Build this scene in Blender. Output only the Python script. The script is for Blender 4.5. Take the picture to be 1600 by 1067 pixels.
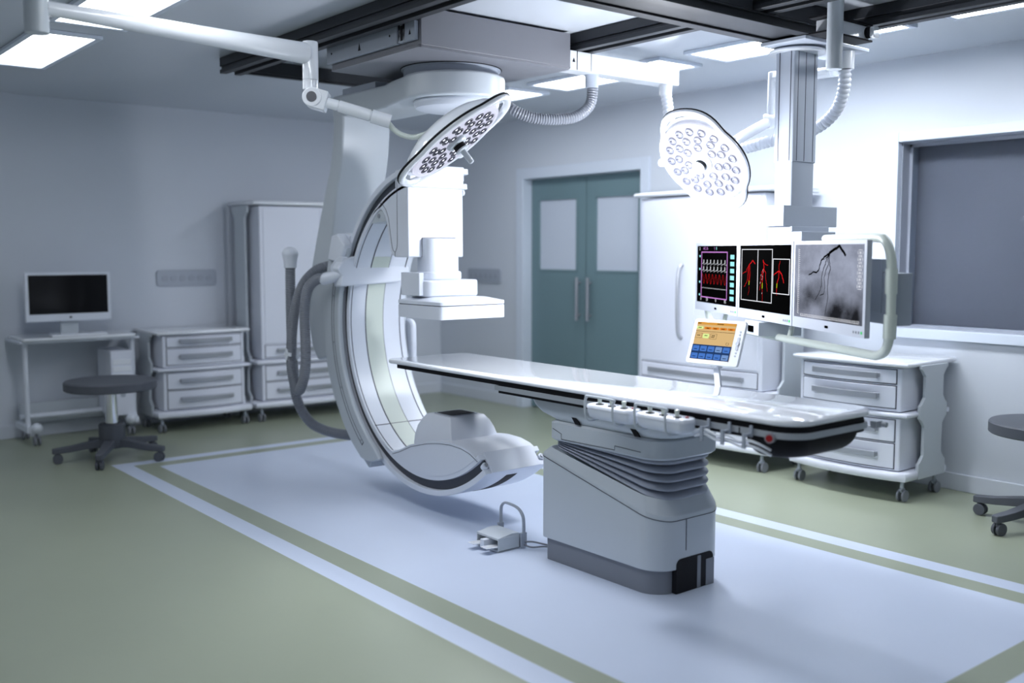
import bpy, bmesh, math, random
from mathutils import Vector, Matrix
random.seed(7)
S = bpy.context.scene
for o in list(bpy.data.objects):
    bpy.data.objects.remove(o)
COL = S.collection
PI = math.pi

# ------------------------------------------------------------------ camera
cd = bpy.data.cameras.new('camera')
cam = bpy.data.objects.new('camera', cd)
COL.objects.link(cam)
cam.location = (0, 0, 1.60)
cam.rotation_euler = (math.radians(90 - 5.217), 0, math.radians(50.944))
cd.sensor_width = 36
cd.lens = 35.19
cd.clip_start = 0.05
cd.dof.use_dof = True
cd.dof.focus_distance = 5.4
cd.dof.aperture_fstop = 0.95
S.camera = cam

# ------------------------------------------------------------------ world, exposure
w = bpy.data.worlds.new('world')
S.world = w
w.use_nodes = True
w.node_tree.nodes['Background'].inputs[0].default_value = (0.76, 0.84, 1.0, 1)
w.node_tree.nodes['Background'].inputs[1].default_value = 0.30
S.view_settings.view_transform = 'Standard'
S.view_settings.look = 'None'
S.view_settings.exposure = 0.2
S.view_settings.gamma = 1
S.view_settings.use_curve_mapping = False

LAMP_TINT = (0.90, 0.945, 1.0)
# strengths of the ceiling luminaires: (x0, x1, y0, y1, strength)
LUMINAIRES = [
    (-7.74, -6.34, 5.11, 5.55, 8.0),
    (-6.12, -4.72, 5.11, 5.55, 11.0),
    (-4.51, -3.12, 5.11, 5.55, 31.0),
    (-2.90, -1.50, 5.11, 5.55, 14.0),
    (-7.74, -6.42, 1.60, 2.00, 7.0),
    (-6.12, -4.72, 1.60, 2.04, 8.5),
    (-4.51, -3.12, 1.60, 2.04, 8.5),
    (-2.90, -1.50, 1.60, 2.04, 8.5),
]

# ------------------------------------------------------------------ materials
def mat(name, col, rough=0.45, metal=0.0, emit=None, es=0.0, spec=0.5, noise=0.0, nscale=6.0, bump=0.0, coat=0.0, alpha=None, trans=0.0):
    m = bpy.data.materials.new(name)
    m.use_nodes = True
    nt = m.node_tree
    b = nt.nodes['Principled BSDF']
    c = (col[0], col[1], col[2], 1)
    b.inputs['Base Color'].default_value = c
    b.inputs['Roughness'].default_value = rough
    b.inputs['Metallic'].default_value = metal
    b.inputs['Specular IOR Level'].default_value = spec
    b.inputs['Coat Weight'].default_value = coat
    b.inputs['Coat Roughness'].default_value = 0.06
    b.inputs['Transmission Weight'].default_value = trans
    if emit:
        b.inputs['Emission Color'].default_value = (emit[0], emit[1], emit[2], 1)
        b.inputs['Emission Strength'].default_value = es
    if noise or bump:
        tc = nt.nodes.new('ShaderNodeTexCoord')
        n = nt.nodes.new('ShaderNodeTexNoise')
        n.inputs['Scale'].default_value = nscale
        n.inputs['Detail'].default_value = 4
        nt.links.new(tc.outputs['Object'], n.inputs['Vector'])
        if noise:
            mp = nt.nodes.new('ShaderNodeMapRange')
            mp.inputs[1].default_value = 0.0
            mp.inputs[2].default_value = 1.0
            mp.inputs[3].default_value = 1 - noise
            mp.inputs[4].default_value = 1 + noise
            nt.links.new(n.outputs['Fac'], mp.inputs[0])
            mx = nt.nodes.new('ShaderNodeMix')
            mx.data_type = 'RGBA'
            mx.blend_type = 'MULTIPLY'
            mx.inputs[0].default_value = 1
            mx.inputs[6].default_value = c
            nt.links.new(mp.outputs[0], mx.inputs[7])
            nt.links.new(mx.outputs[2], b.inputs['Base Color'])
        if bump:
            n2 = nt.nodes.new('ShaderNodeTexNoise')
            n2.inputs['Scale'].default_value = nscale * 25
            nt.links.new(tc.outputs['Object'], n2.inputs['Vector'])
            bp = nt.nodes.new('ShaderNodeBump')
            bp.inputs['Strength'].default_value = bump
            bp.inputs['Distance'].default_value = 0.001
            nt.links.new(n2.outputs['Fac'], bp.inputs['Height'])
            nt.links.new(bp.outputs[0], b.inputs['Normal'])
    return m

M = {}
M['wall'] = mat('wall_paint', (0.60, 0.64, 0.71), 0.75, noise=0.05, nscale=0.8, bump=0.1)
M['ceiling'] = mat('ceiling_panel', (0.56, 0.60, 0.66), 0.20, noise=0.03, nscale=0.8, spec=0.35)
M['green'] = mat('green_vinyl', (0.310, 0.345, 0.262), 0.34, noise=0.06, nscale=1.6, bump=0.15)
M['vinyl'] = mat('pale_vinyl', (0.575, 0.645, 0.79), 0.34, noise=0.06, nscale=1.6, bump=0.15)
M['white'] = mat('white_enamel', (0.70, 0.74, 0.82), 0.30, noise=0.03, nscale=2)
M['gloss'] = mat('gloss_white', (0.80, 0.83, 0.88), 0.10, coat=0.6)
M['bezel'] = mat('monitor_bezel', (0.47, 0.50, 0.56), 0.35)
M['cab'] = mat('cabinet_white', (0.70, 0.73, 0.82), 0.38, noise=0.03, nscale=2)
M['grey'] = mat('light_grey_shell', (0.53, 0.575, 0.62), 0.28, noise=0.04, nscale=2.5)
M['greypaint'] = mat('grey_paint', (0.38, 0.42, 0.49), 0.42, noise=0.05, nscale=3, bump=0.1)
M['boxgrey'] = mat('box_grey', (0.19, 0.195, 0.22), 0.45, noise=0.04, nscale=5, bump=0.3)
M['bellow'] = mat('bellows_rubber', (0.34, 0.37, 0.44), 0.40)
M['dark'] = mat('dark_rail', (0.030, 0.033, 0.039), 0.45, spec=0.3)
M['black'] = mat('black_rubber', (0.008, 0.008, 0.011), 0.6, spec=0.2)
M['groove'] = mat('dark_groove', (0.04, 0.045, 0.062), 0.35)
M['seam'] = mat('seam_line', (0.06, 0.065, 0.09), 0.6)
M['pale'] = mat('pale_green_strip', (0.60, 0.66, 0.60), 0.35)
M['cream'] = mat('cream_tube', (0.66, 0.72, 0.66), 0.28)
M['hose'] = mat('grey_hose', (0.20, 0.215, 0.25), 0.32)
M['hosew'] = mat('white_hose', (0.72, 0.75, 0.82), 0.32)
M['metal'] = mat('brushed_handle', (0.36, 0.38, 0.42), 0.30, metal=0.4)
M['chrome'] = mat('chrome', (0.75, 0.76, 0.78), 0.12, metal=1.0)
M['rail'] = mat('aluminium_rail', (0.40, 0.43, 0.47), 0.38, metal=0.3)
M['stool'] = mat('stool_grey', (0.088, 0.097, 0.118), 0.6, noise=0.08, nscale=20, bump=0.4)
M['teal'] = mat('teal_door', (0.150, 0.235, 0.262), 0.45, noise=0.05, nscale=1.5)
M['frost'] = mat('frosted_pane', (0.50, 0.55, 0.64), 0.5, emit=(0.55, 0.62, 0.75), es=0.05)
M['frame'] = mat('frame_white', (0.64, 0.70, 0.80), 0.45)
M['jamb'] = mat('window_jamb', (0.34, 0.37, 0.44), 0.5)
M['blind'] = mat('blackout_blind', (0.20, 0.20, 0.235), 0.85)
M['glass'] = mat('clear_glass', (0.85, 0.9, 0.95), 0.02, trans=1.0)
M['glass'].node_tree.nodes['Principled BSDF'].inputs['IOR'].default_value = 1.08
M['plinth'] = mat('plinth_grey', (0.20, 0.215, 0.25), 0.45)
M['red'] = mat('red_button', (0.35, 0.004, 0.008), 0.35)
M['green_led'] = mat('green_led', (0.0, 0.3, 0.05), 0.4, emit=(0.0, 0.5, 0.08), es=0.6)
M['screenoff'] = mat('switched_off_screen', (0.006, 0.006, 0.007), 0.12, spec=0.3)
M['lcd'] = mat('black_display', (0.001, 0.001, 0.001), 0.5, spec=0.0)
def em(name, c, s=1.0):
    return mat(name, (0.0, 0.0, 0.0), 0.5, emit=c, es=s, spec=0.0)
M['diffuser'] = em('luminaire_diffuser', LAMP_TINT, 10)
M['e_white'] = em('trace_white', (0.80, 0.82, 0.88))
M['e_dim'] = em('trace_grey', (0.22, 0.23, 0.26))
M['e_red'] = em('trace_red', (0.58, 0.010, 0.012))
M['e_dred'] = em('trace_dark_red', (0.34, 0.008, 0.01))
M['e_mag'] = em('trace_magenta', (0.62, 0.26, 0.72))
M['e_cyan'] = em('button_cyan', (0.36, 0.83, 0.87))
M['e_yel'] = em('trace_yellow', (0.45, 0.5, 0.01))
M['e_tan'] = em('panel_tan', (0.62, 0.42, 0.19))
M['e_org'] = em('panel_orange', (0.66, 0.20, 0.02))
M['e_hdr'] = em('panel_header', (0.62, 0.30, 0.06))
M['e_navy'] = em('panel_navy', (0.018, 0.045, 0.13))
M['e_blue'] = em('button_blue', (0.06, 0.17, 0.52))
M['e_blue2'] = em('button_light_blue', (0.16, 0.28, 0.55))
M['e_lime'] = em('button_lime', (0.66, 0.80, 0.30))
M['e_ink'] = em('screen_ink', (0.01, 0.01, 0.012), 0.2)
M['led'] = em('surgical_led', (0.86, 0.88, 1.0), 3)
M['mirror'] = mat('reflector', (0.42, 0.42, 0.48), 0.15, metal=0.8)
M['lampface'] = mat('lamp_face', (0.10, 0.11, 0.11), 0.25, spec=0.2, emit=(0.8, 0.8, 1.0), es=0.62)

# ------------------------------------------------------------------ mesh helpers
class MB:
    def __init__(s):
        s.v = []; s.f = []; s.mi = []
    def add(s, vs, fs, mi=0):
        o = len(s.v)
        s.v += [tuple(v) for v in vs]
        s.f += [tuple(i + o for i in f) for f in fs]
        s.mi += [mi] * len(fs)
        return s
    def box(s, x0, x1, y0, y1, z0, z1, mi=0):
        v = [(x0, y0, z0), (x1, y0, z0), (x1, y1, z0), (x0, y1, z0), (x0, y0, z1), (x1, y0, z1), (x1, y1, z1), (x0, y1, z1)]
        return s.add(v, [(0, 3, 2, 1), (4, 5, 6, 7), (0, 1, 5, 4), (1, 2, 6, 5), (2, 3, 7, 6), (3, 0, 4, 7)], mi)
    def prism(s, pts, a0, a1, axis='z', mi=0, pts2=None):
        # pts: 2D polygon; axis the extrusion axis. z:(x,y) y:(x,z) x:(y,z)
        pts2 = pts2 or pts
        def P(p, a):
            return (p[0], p[1], a) if axis == 'z' else ((p[0], a, p[1]) if axis == 'y' else (a, p[0], p[1]))
        n = len(pts)
        v = [P(p, a0) for p in pts] + [P(p, a1) for p in pts2]
        f = [tuple(range(n))[::-1], tuple(range(n, 2 * n))]
        f += [(i, (i + 1) % n, n + (i + 1) % n, n + i) for i in range(n)]
        return s.add(v, f, mi)
    def loft(s, rings, caps=True, closed=True, mi=0):
        n = len(rings[0])
        v = [p for r in rings for p in r]
        f = []
        for k in range(len(rings) - 1):
            for i in range(n if closed else n - 1):
                j = (i + 1) % n
                f.append((k * n + i, k * n + j, (k + 1) * n + j, (k + 1) * n + i))
        if caps:
            f.append(tuple(range(n))[::-1])
            f.append(tuple(range((len(rings) - 1) * n, len(rings) * n)))
        return s.add(v, f, mi)
    def cyl(s, p0, p1, r0, r1=None, n=24, mi=0):
        r1 = r0 if r1 is None else r1
        return s.tube([p0, p1], [r0, r1], n, mi=mi)
    def tube(s, path, rad, n=12, mi=0, sx=1.0):
        P = [Vector(p) for p in path]
        if not isinstance(rad, (list, tuple)):
            rad = [rad] * len(P)
        T = []
        for i in range(len(P)):
            a = P[max(i - 1, 0)]; b = P[min(i + 1, len(P) - 1)]
            T.append((b - a).normalized())
        up = Vector((0, 0, 1)) if abs(T[0].z) < 0.9 else Vector((1, 0, 0))
        nrm = (up - T[0] * up.dot(T[0])).normalized()
        rings = []
        for i in range(len(P)):
            nrm = (nrm - T[i] * nrm.dot(T[i])).normalized()
            bn = T[i].cross(nrm)
            rings.append([tuple(P[i] + (nrm * math.cos(2 * PI * k / n) + bn * math.sin(2 * PI * k / n) * sx) * rad[i]) for k in range(n)])
        return s.loft(rings, mi=mi)
    def lathe(s, prof, c=(0, 0, 0), n=32, mi=0):
        # prof: list of (r, z)
        rings = [[(c[0] + max(r, 1e-4) * math.cos(2 * PI * k / n), c[1] + max(r, 1e-4) * math.sin(2 * PI * k / n), c[2] + z) for k in range(n)] for r, z in prof]
        return s.loft(rings, mi=mi)
    def sector(s, cx, cz, r0, r1, a0, a1, y0, y1, n=48, mi=0):
        rings = []
        for i in range(n + 1):
            a = math.radians(a0 + (a1 - a0) * i / n)
            c, t = math.cos(a), math.sin(a)
            rings.append([(cx + r0 * c, y0, cz + r0 * t), (cx + r1 * c, y0, cz + r1 * t), (cx + r1 * c, y1, cz + r1 * t), (cx + r0 * c, y1, cz + r0 * t)])
        return s.loft(rings, mi=mi)
    def sphere(s, c, r, n=16, sz=1.0, mi=0):
        return s.lathe([(r * math.sin(PI * k / n), -r * sz * math.cos(PI * k / n)) for k in range(n + 1)], c, 2 * n, mi)
    def move(s, mtx):
        s.v = [tuple(mtx @ Vector(v)) for v in s.v]
        return s

def rrect(x0, x1, y0, y1, r, n=6, corners=(1, 1, 1, 1)):
    # rounded rectangle, corner order: (x1,y1),(x0,y1),(x0,y0),(x1,y0)
    pts = []
    cs = [(x1, y1, 0), (x0, y1, 90), (x0, y0, 180), (x1, y0, 270)]
    for k, (x, y, a) in enumerate(cs):
        rr = r * corners[k]
        sx = -1 if x == x1 else 1
        sy = -1 if y == y1 else 1
        cx, cy = x + sx * rr, y + sy * rr
        if rr < 1e-6:
            pts.append((x, y)); continue
        for i in range(n + 1):
            t = math.radians(a + 90 * i / n)
            pts.append((cx + rr * math.cos(t), cy + rr * math.sin(t)))
    return pts

def catmull(P, n=10):
    P = [Vector(p) for p in P]
    out = []
    for i in range(len(P) - 1):
        p0 = P[max(i - 1, 0)]; p1 = P[i]; p2 = P[i + 1]; p3 = P[min(i + 2, len(P) - 1)]
        for k in range(n):
            t = k / n
            out.append(0.5 * ((2 * p1) + (p2 - p0) * t + (2 * p0 - 5 * p1 + 4 * p2 - p3) * t * t + (3 * p1 - p0 - 3 * p2 + p3) * t ** 3))
    out.append(P[-1])
    return out

def corrugated(P, r, pitch, depth, n=16):
    dense = catmull(P, 40)
    L = [0]
    for a, b in zip(dense, dense[1:]):
        L.append(L[-1] + (b - a).length)
    tot = L[-1]
    step = pitch / 4
    m = int(tot / step)
    pts = []; rad = []; j = 0
    for i in range(m + 1):
        d = tot * i / m
        while j < len(L) - 2 and L[j + 1] < d:
            j += 1
        t = (d - L[j]) / max(L[j + 1] - L[j], 1e-9)
        pts.append(dense[j].lerp(dense[j + 1], min(t, 1)))
        rad.append(r - depth * (0, 0.25, 1, 0.25)[i % 4])
    return MB().tube(pts, rad, n)

ROOTLOC = {}
def obj(name, mb, m, parent=None, bevel=0, seg=2, smooth=True, local=False, angle=35):
    me = bpy.data.meshes.new(name)
    vs = mb.v
    if parent is not None and not local:
        w0 = ROOTLOC.get(parent.name, Matrix.Identity(4)).inverted()
        vs = [tuple(w0 @ Vector(v)) for v in vs]
    me.from_pydata(vs, [], mb.f)
    bm = bmesh.new()
    bm.from_mesh(me)
    bmesh.ops.recalc_face_normals(bm, faces=bm.faces)
    ca = math.radians(angle)
    for f in bm.faces:
        f.smooth = smooth
    if smooth:
        for e in bm.edges:
            if len(e.link_faces) != 2 or e.calc_face_angle(0) > ca:
                e.smooth = False
    if not isinstance(m, (list, tuple)):
        m = [m]
    bm.to_mesh(me); bm.free()
    for x in m:
        me.materials.append(x)
    if len(m) > 1 and len(me.polygons) == len(mb.mi):
        for p, i in zip(me.polygons, mb.mi):
            p.material_index = i
    o = bpy.data.objects.new(name, me)
    COL.objects.link(o)
    if bevel:
        b = o.modifiers.new('bevel', 'BEVEL')
        b.width = bevel; b.segments = seg; b.limit_method = 'ANGLE'; b.angle_limit = math.radians(angle)
        b.harden_normals = True
    if parent is not None:
        o.parent = parent
        ROOTLOC[o.name] = ROOTLOC.get(parent.name, Matrix.Identity(4))
    return o

def thing(name, label, cat, loc=(0, 0, 0), rz=0, group=None):
    o = bpy.data.objects.new(name, None)
    o.empty_display_size = 0.1
    COL.objects.link(o)
    o.location = loc
    o.rotation_euler = (0, 0, rz)
    ROOTLOC[o.name] = Matrix.Translation(loc) @ Matrix.Rotation(rz, 4, 'Z')
    o['label'] = label; o['category'] = cat
    if group: o['group'] = group
    return o
def tag(o, label, cat, group=None):
    o['label'] = label; o['category'] = cat
    if group: o['group'] = group
    return o
def struct(name, mb, m, parent=None, **k):
    o = obj(name, mb, m, parent, **k)
    if parent is None: o['kind'] = 'structure'
    return o
def copy_tree(o, parent=None):
    c = o.copy(); COL.objects.link(c); c.parent = parent
    for ch in list(o.children):
        copy_tree(ch, c)
    return c
def dup(root, loc, rz, label, group=None):
    c = copy_tree(root)
    c.location = loc; c.rotation_euler = (0, 0, rz); c['label'] = label
    if group: c['group'] = group
    return c

XW, YW, ZC = -9.24, 6.461, 2.90
XE, YE = 1.6, -2.2

# ------------------------------------------------------------------ room shell
def floor_mat_idx(x, y):
    if not (-7.60 < x < -1.50 and 2.31 < y < 4.86): return 0
    if not (-7.475 < x < -1.63 and 2.437 < y < 4.73): return 1
    if not (-7.345 < x < -1.772 and 2.583 < y < 4.588): return 0
    return 1
fb = MB()
xs = [XW - .3, -7.60, -7.475, -7.345, -1.772, -1.63, -1.50, XE]
ys = [YE, 2.31, 2.437, 2.583, 4.588, 4.73, 4.86, YW + .5]
for i in range(7):
    for j in range(7):
        a, b, c, d = xs[i], xs[i + 1], ys[j], ys[j + 1]
        fb.add([(a, c, 0), (b, c, 0), (b, d, 0), (a, d, 0)], [(0, 1, 2, 3)], floor_mat_idx((a + b) / 2, (c + d) / 2))
me = bpy.data.meshes.new('floor')
me.from_pydata(fb.v, [], fb.f)
me.materials.append(M['green']); me.materials.append(M['vinyl'])
for p, i in zip(me.polygons, fb.mi): p.material_index = i
fl = bpy.data.objects.new('floor', me); COL.objects.link(fl); fl['kind'] = 'structure'

struct('ceiling', MB().box(XW - .3, XE, YE, YW + .5, ZC, ZC + .1), M['ceiling'])
struct('wall_left', MB().box(XW - .2, XW, YE, YW + .4, 0, ZC), M['wall'])
# right wall with a door opening and a window opening
DX0, DX1, DZ = -7.78, -6.16, 2.31
WX0, WX1, WZ0, WZ1 = -3.731, -0.95, 1.061, 2.34
wb = MB()
y0, y1 = YW, YW + .24
wb.box(XW, DX0, y0, y1, 0, ZC)
wb.box(DX0, DX1, y0, y1, DZ, ZC)
wb.box(DX1, WX0, y0, y1, 0, ZC)
wb.box(WX0, WX1, y0, y1, 0, WZ0)
wb.box(WX0, WX1, y0, y1, WZ1, ZC)
wb.box(WX1, XE, y0, y1, 0, ZC)
struct('wall_right', wb, M['wall'])
struct('wall_back', MB().box(XE, XE + .1, YE, YW + .3, 0, ZC), M['wall'])
# baseboards
struct('baseboard_left', MB().box(XW, XW + .018, YE, YW, 0, .115), M['wall'], bevel=.005)
bb = MB().box(XW + .02, DX0 - .09, YW - .018, YW, 0, .115).box(DX1 + .1, XE, YW - .018, YW, 0, .115)
struct('baseboard_right', bb, M['wall'], bevel=.005)

# double door
dr = MB()
fw = .10
dr.box(DX0 - fw, DX0 + .006, YW - .015, YW + .16, 0, DZ + fw)
dr.box(DX1 - .006, DX1 + fw, YW - .015, YW + .16, 0, DZ + fw)
dr.box(DX0 + .006, DX1 - .006, YW - .015, YW + .16, DZ - .006, DZ + fw)
door = struct('door_1', dr, M['frame'], bevel=.004)
mid = (DX0 + DX1) / 2
YD = YW + .10
for s, (a, b) in enumerate(((DX0 + .01, mid - .006), (mid + .006, DX1 - .01))):
    inner = .13; outer = .12
    wa, wb_ = (a + outer, b - inner) if s == 0 else (a + inner, b - outer)
    lf = MB()
    lf.box(a, wa, YD, YD + .05, 0.01, DZ - .01)
    lf.box(wb_, b, YD, YD + .05, 0.01, DZ - .01)
    lf.box(wa, wb_, YD, YD + .05, 2.09, DZ - .01)
    lf.box(wa, wb_, YD, YD + .05, 0.01, 1.41)
    leaf = obj('door_leaf', lf, M['teal'], door, bevel=.003)
    g = MB().box(wa - .005, wb_ + .005, YD + .015, YD + .03, 1.405, 2.095)
    obj('door_pane', g, M['frost'], leaf)
    bd = MB()
    for (p, q, r_, t) in ((wa - .02, wa, 1.39, 2.11), (wb_, wb_ + .02, 1.39, 2.11), (wa, wb_, 2.09, 2.11), (wa, wb_, 1.39, 1.41)):
        bd.box(p, q, YD - .006, YD, r_, t)
    obj('glazing_bead', bd, M['teal'], leaf, bevel=.002)
    hx = mid - .075 if s == 0 else mid + .075
    h = MB().tube([(hx, YD - .05, .93), (hx, YD - .05, 1.34)], .016, 16)
    for z in (.98, 1.29): h.cyl((hx, YD - .05, z), (hx, YD, z), .010, n=12)
    obj('door_handle', h, M['metal'], leaf)

# observation window
wn = MB()
fw = .062
wn.box(WX0 - fw, WX0 + .004, YW - .03, YW + .02, WZ0 + .004, WZ1 + fw)
wn.box(WX1, WX1 + fw, YW - .03, YW + .02, WZ0 + .004, WZ1 + fw)
wn.box(WX0 + .004, WX1, YW - .03, YW + .02, WZ1 - .004, WZ1 + fw)
wn.box(WX0 - fw, WX1 + fw, YW - .035, YW + .02, WZ0 - fw, WZ0 + .004)
win = struct('window_1', wn, M['frame'], bevel=.004)
jb = MB()
jt = .012
for (a, b, c, d, e, f) in ((WX0, WX0 + jt, YW + .02, YW + .24, WZ0, WZ1), (WX1 - jt, WX1, YW + .02, YW + .24, WZ0, WZ1), (WX0, WX1, YW + .02, YW + .24, WZ1 - jt, WZ1), (WX0, WX1, YW + .02, YW + .24, WZ0, WZ0 + jt)):
    jb.box(a, b, c, d, e, f)
obj('window_jamb', jb, M['jamb'], win)
gf = MB()
for (a, b, e, f) in ((WX0 + jt, WX0 + jt + .02, WZ0 + jt, WZ1 - jt), (WX0 + jt, WX1, WZ1 - jt - .02, WZ1 - jt), (WX0 + jt, WX1, WZ0 + jt, WZ0 + jt + .012)):
    gf.box(a, b, YW + .11, YW + .13, e, f)
obj('glass_frame', gf, M['jamb'], win)
obj('window_pane', MB().box(WX0 + jt, WX1, YW + .117, YW + .123, WZ0 + jt, WZ1 - jt), M['glass'], win)
obj('window_blind', MB().box(WX0, WX1, YW + .225, YW + .24, WZ0, WZ1), M['blind'], win)

# ------------------------------------------------------------------ ceiling luminaires
lum_labels = ['ceiling light nearest the room corner on the far row', 'ceiling light behind the corrugated hose, second on the far row',
    'ceiling light beyond the white cable boom, brightest on the far row', 'ceiling light at the top right edge near the observation window',
    'ceiling light panel at the top left over the desk wall, behind the round ceiling post', 'ceiling light partly hidden above the tapered white lamp arm',
    'ceiling light of the near row above the table, out of frame', 'ceiling light of the near row toward the camera, out of frame']
for i, (a, b, c, d, s) in enumerate(LUMINAIRES):
    cx, cy = (a + b) / 2, (c + d) / 2
    t = thing('ceiling_light', lum_labels[i], 'light', (cx, cy, ZC), 0, 'recessed ceiling lights')
    f = MB(); q = .035
    for (p, r_, u, v) in ((a, b, c, c + q), (a, b, d - q, d), (a, a + q, c + q, d - q), (b - q, b, c + q, d - q)):
        f.box(p, r_, u, v, ZC - .022, ZC - .001)
    obj('light_frame', f, M['frame'], t, bevel=.003)
    dm = em('luminaire_diffuser_%d' % i, LAMP_TINT, s)
    obj('diffuser', MB().box(a + q, b - q, c + q, d - q, ZC - .012, ZC - .002), dm, t)

# ------------------------------------------------------------------ ceiling rails
def rail_x(y0, y1, xa, xb, lab):
    m = MB()
    m.box(xa, xb, y0, y1, 2.84, ZC - .001)
    m.box(xa, xb, y0 + .012, y1 - .012, 2.815, 2.84)
    m.box(xa, xb, y0, y0 + .05, 2.795, 2.82)
    m.box(xa, xb, y1 - .05, y1, 2.795, 2.82)
    tag(obj('ceiling_rail', m, M['dark'], bevel=.003), lab, 'rail', 'dark ceiling rails')
rail_x(2.83, 2.985, -6.64, 0.6, 'dark ceiling rail on the near side of the suspended carriage')
rail_x(4.17, 4.33, -6.64, 0.6, 'dark ceiling rail on the far side of the suspended carriage')
rail_x(4.94, 5.08, -3.72, 0.6, 'dark ceiling rail at top right carrying the monitor boom')
cm = MB().box(-6.64, -6.54, 2.985, 4.17, 2.815, ZC - .001).box(-6.60, -6.56, 2.985, 4.17, 2.80, 2.815)
tag(obj('cross_beam', cm, M['dark'], bevel=.003), 'dark cross beam joining the two carriage rails at their left ends', 'beam')

# ------------------------------------------------------------------ C-arm
ca = thing('c_arm', 'white ceiling-hung C-shaped X-ray arm with flat detector and gantry carriage', 'x-ray machine', (-5.0, 3.58, 2.675))
CX, CZ = -5.0, 1.12
m = MB()
m.box(-5.488, -4.524, 3.05, 4.12, 2.688, 2.885)
car = obj('carriage', m, M['boxgrey'], ca, bevel=.004)
obj('carriage_underside', MB().prism(rrect(-5.49, -4.53, 3.04, 4.125, .02), 2.675, 2.687), M['boxgrey'], car)
m = MB().box(-5.50, -4.72, 3.022, 3.048, 2.715, 2.815).box(-4.70, -4.545, 3.022, 3.048, 2.715, 2.815)
fp = obj('side_bumper', m, M['greypaint'], ca, bevel=.005)
m = MB().box(-4.70, -4.68, 3.018, 3.022, 2.715, 2.812).box(-4.655, -4.635, 3.018, 3.022, 2.715, 2.812)
obj('latch', m, M['chrome'], fp, bevel=.002)
obj('latch_slot', MB().box(-4.68, -4.655, 3.0205, 3.0235, 2.725, 2.805), M['black'], fp)
for cx, s in ((-5.115, .020), (-4.59, .014)):
    tri = MB()
    tri.prism([(cx - s * .7, 2.76 - s), (cx + s * .7, 2.76 - s), (cx, 2.76 + s * 1.1)], 3.0205, 3.0218, 'y')
    obj('arrow_marking', tri, M['black'], fp)
for cx in (-5.44, -4.79):
    obj('bumper_screw', MB().cyl((cx, 3.0205, 2.77), (cx, 3.0218, 2.77), .007, n=12), M['black'], fp)
# cable boom running towards the right wall
m = MB().box(-4.66, -4.535, 4.13, 5.10, 2.680, 2.795)
bo = obj('cable_boom', m, M['gloss'], ca, bevel=.006)
m = MB().box(-4.5345, -4.533, 4.30, 4.303, 2.682, 2.793)
m.prism([(4.146, 2.725), (4.17, 2.725), (4.158, 2.752)], -4.5348, -4.5335, 'x')
m.box(-4.5346, -4.5335, 4.182, 4.188, 2.680, 2.795)
obj('seam', m, M['black'], bo)
# swivel ring, housing, horizontal arm
m = MB().lathe([(.30, .0), (.30, -.008), (.285, -.01), (.285, -.06)], (-5.0, 3.585, 2.675), 56)
obj('swivel_ring', m, M['greypaint'], ca)
obj('swivel_gap', MB().lathe([(.305, .001), (.305, -.004), (.27, -.005)], (-5.0, 3.585, 2.675), 56), M['black'], ca)
# horizontal arm + housing outline, seen from above
hp = []
for k in range(0, 13):
    a = math.radians(-118 + k * (236 / 12))
    hp.append((-4.975 + .315 * math.cos(a), 3.585 + .315 * math.sin(a) * .98))
hp += [(-5.30, 3.83), (-5.45, 3.775), (-6.11, 3.775), (-6.11, 3.39), (-5.45, 3.39), (-5.30, 3.345)]
obj('arm_housing', MB().prism(hp, 2.485, 2.628), M['grey'], ca, bevel=.02, seg=3)
obj('arm_top_block', MB().box(-6.02, -5.60, 3.42, 3.745, 2.60, 2.672), M['greypaint'], ca, bevel=.006)
m = MB().lathe([(.245, .0), (.25, -.01), (.25, -.02), (.235, -.045), (.20, -.055), (.001, -.058)], (-4.96, 3.585, 2.486), 48)
obj('swivel_cap', m, M['white'], ca)
# L shaped down arm, profile in x-z
prof = [(-6.11, 2.63), (-5.965, 2.63), (-5.968, 2.42), (-5.99, 2.25), (-6.03, 2.10), (-6.072, 1.99), (-6.13, 1.75), (-6.19, 1.50), (-6.225, 1.30), (-6.235, 1.10), (-6.225, .93), (-6.20, .86), (-6.38, .82), (-6.455, .90), (-6.50, 1.05), (-6.515, 1.20), (-6.48, 1.40), (-6.385, 1.65), (-6.31, 1.83), (-6.233, 2.00), (-6.16, 2.16), (-6.12, 2.30), (-6.103, 2.45)]
obj('down_arm', MB().prism(prof, 3.392, 3.765, 'y'), M['grey'], ca, bevel=.018, seg=3)
# the C itself
A0, A1 = 98.5, 309.5
inner = MB().sector(CX, CZ, .872, .905, A0, A1, 3.36, 3.80, 72)
cbody = obj('c_frame', inner, M['white'], ca, bevel=.003)
obj('c_outer_band', MB().sector(CX, CZ, .962, .997, A0 - 1, A1, 3.355, 3.805, 72), M['white'], cbody, bevel=.004)
obj('c_groove', MB().sector(CX, CZ, .90, .968, A0, A1 - .6, 3.385, 3.775, 72), M['groove'], cbody)
obj('inner_strip', MB().sector(CX, CZ, .8695, .874, 150, 244, 3.487, 3.623, 48), M['pale'], cbody)
m = MB()
for y, wd in ((3.485, .005), (3.375, .003), (3.755, .005)):
    m.sector(CX, CZ, .8688, .874, 100, 246, y, y + wd, 60)
m.sector(CX, CZ, .8690, .874, 100, 246, 3.6235, 3.626, 60)
m.sector(CX, CZ, .8688, .874, 229, 229.25, 3.37, 3.79, 1)
obj('panel_seam', m, M['seam'], cbody)
obj('outer_slot', MB().sector(CX, CZ, .99, .9985, 285, 306, 3.54, 3.62, 16), M['black'], cbody)
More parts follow.
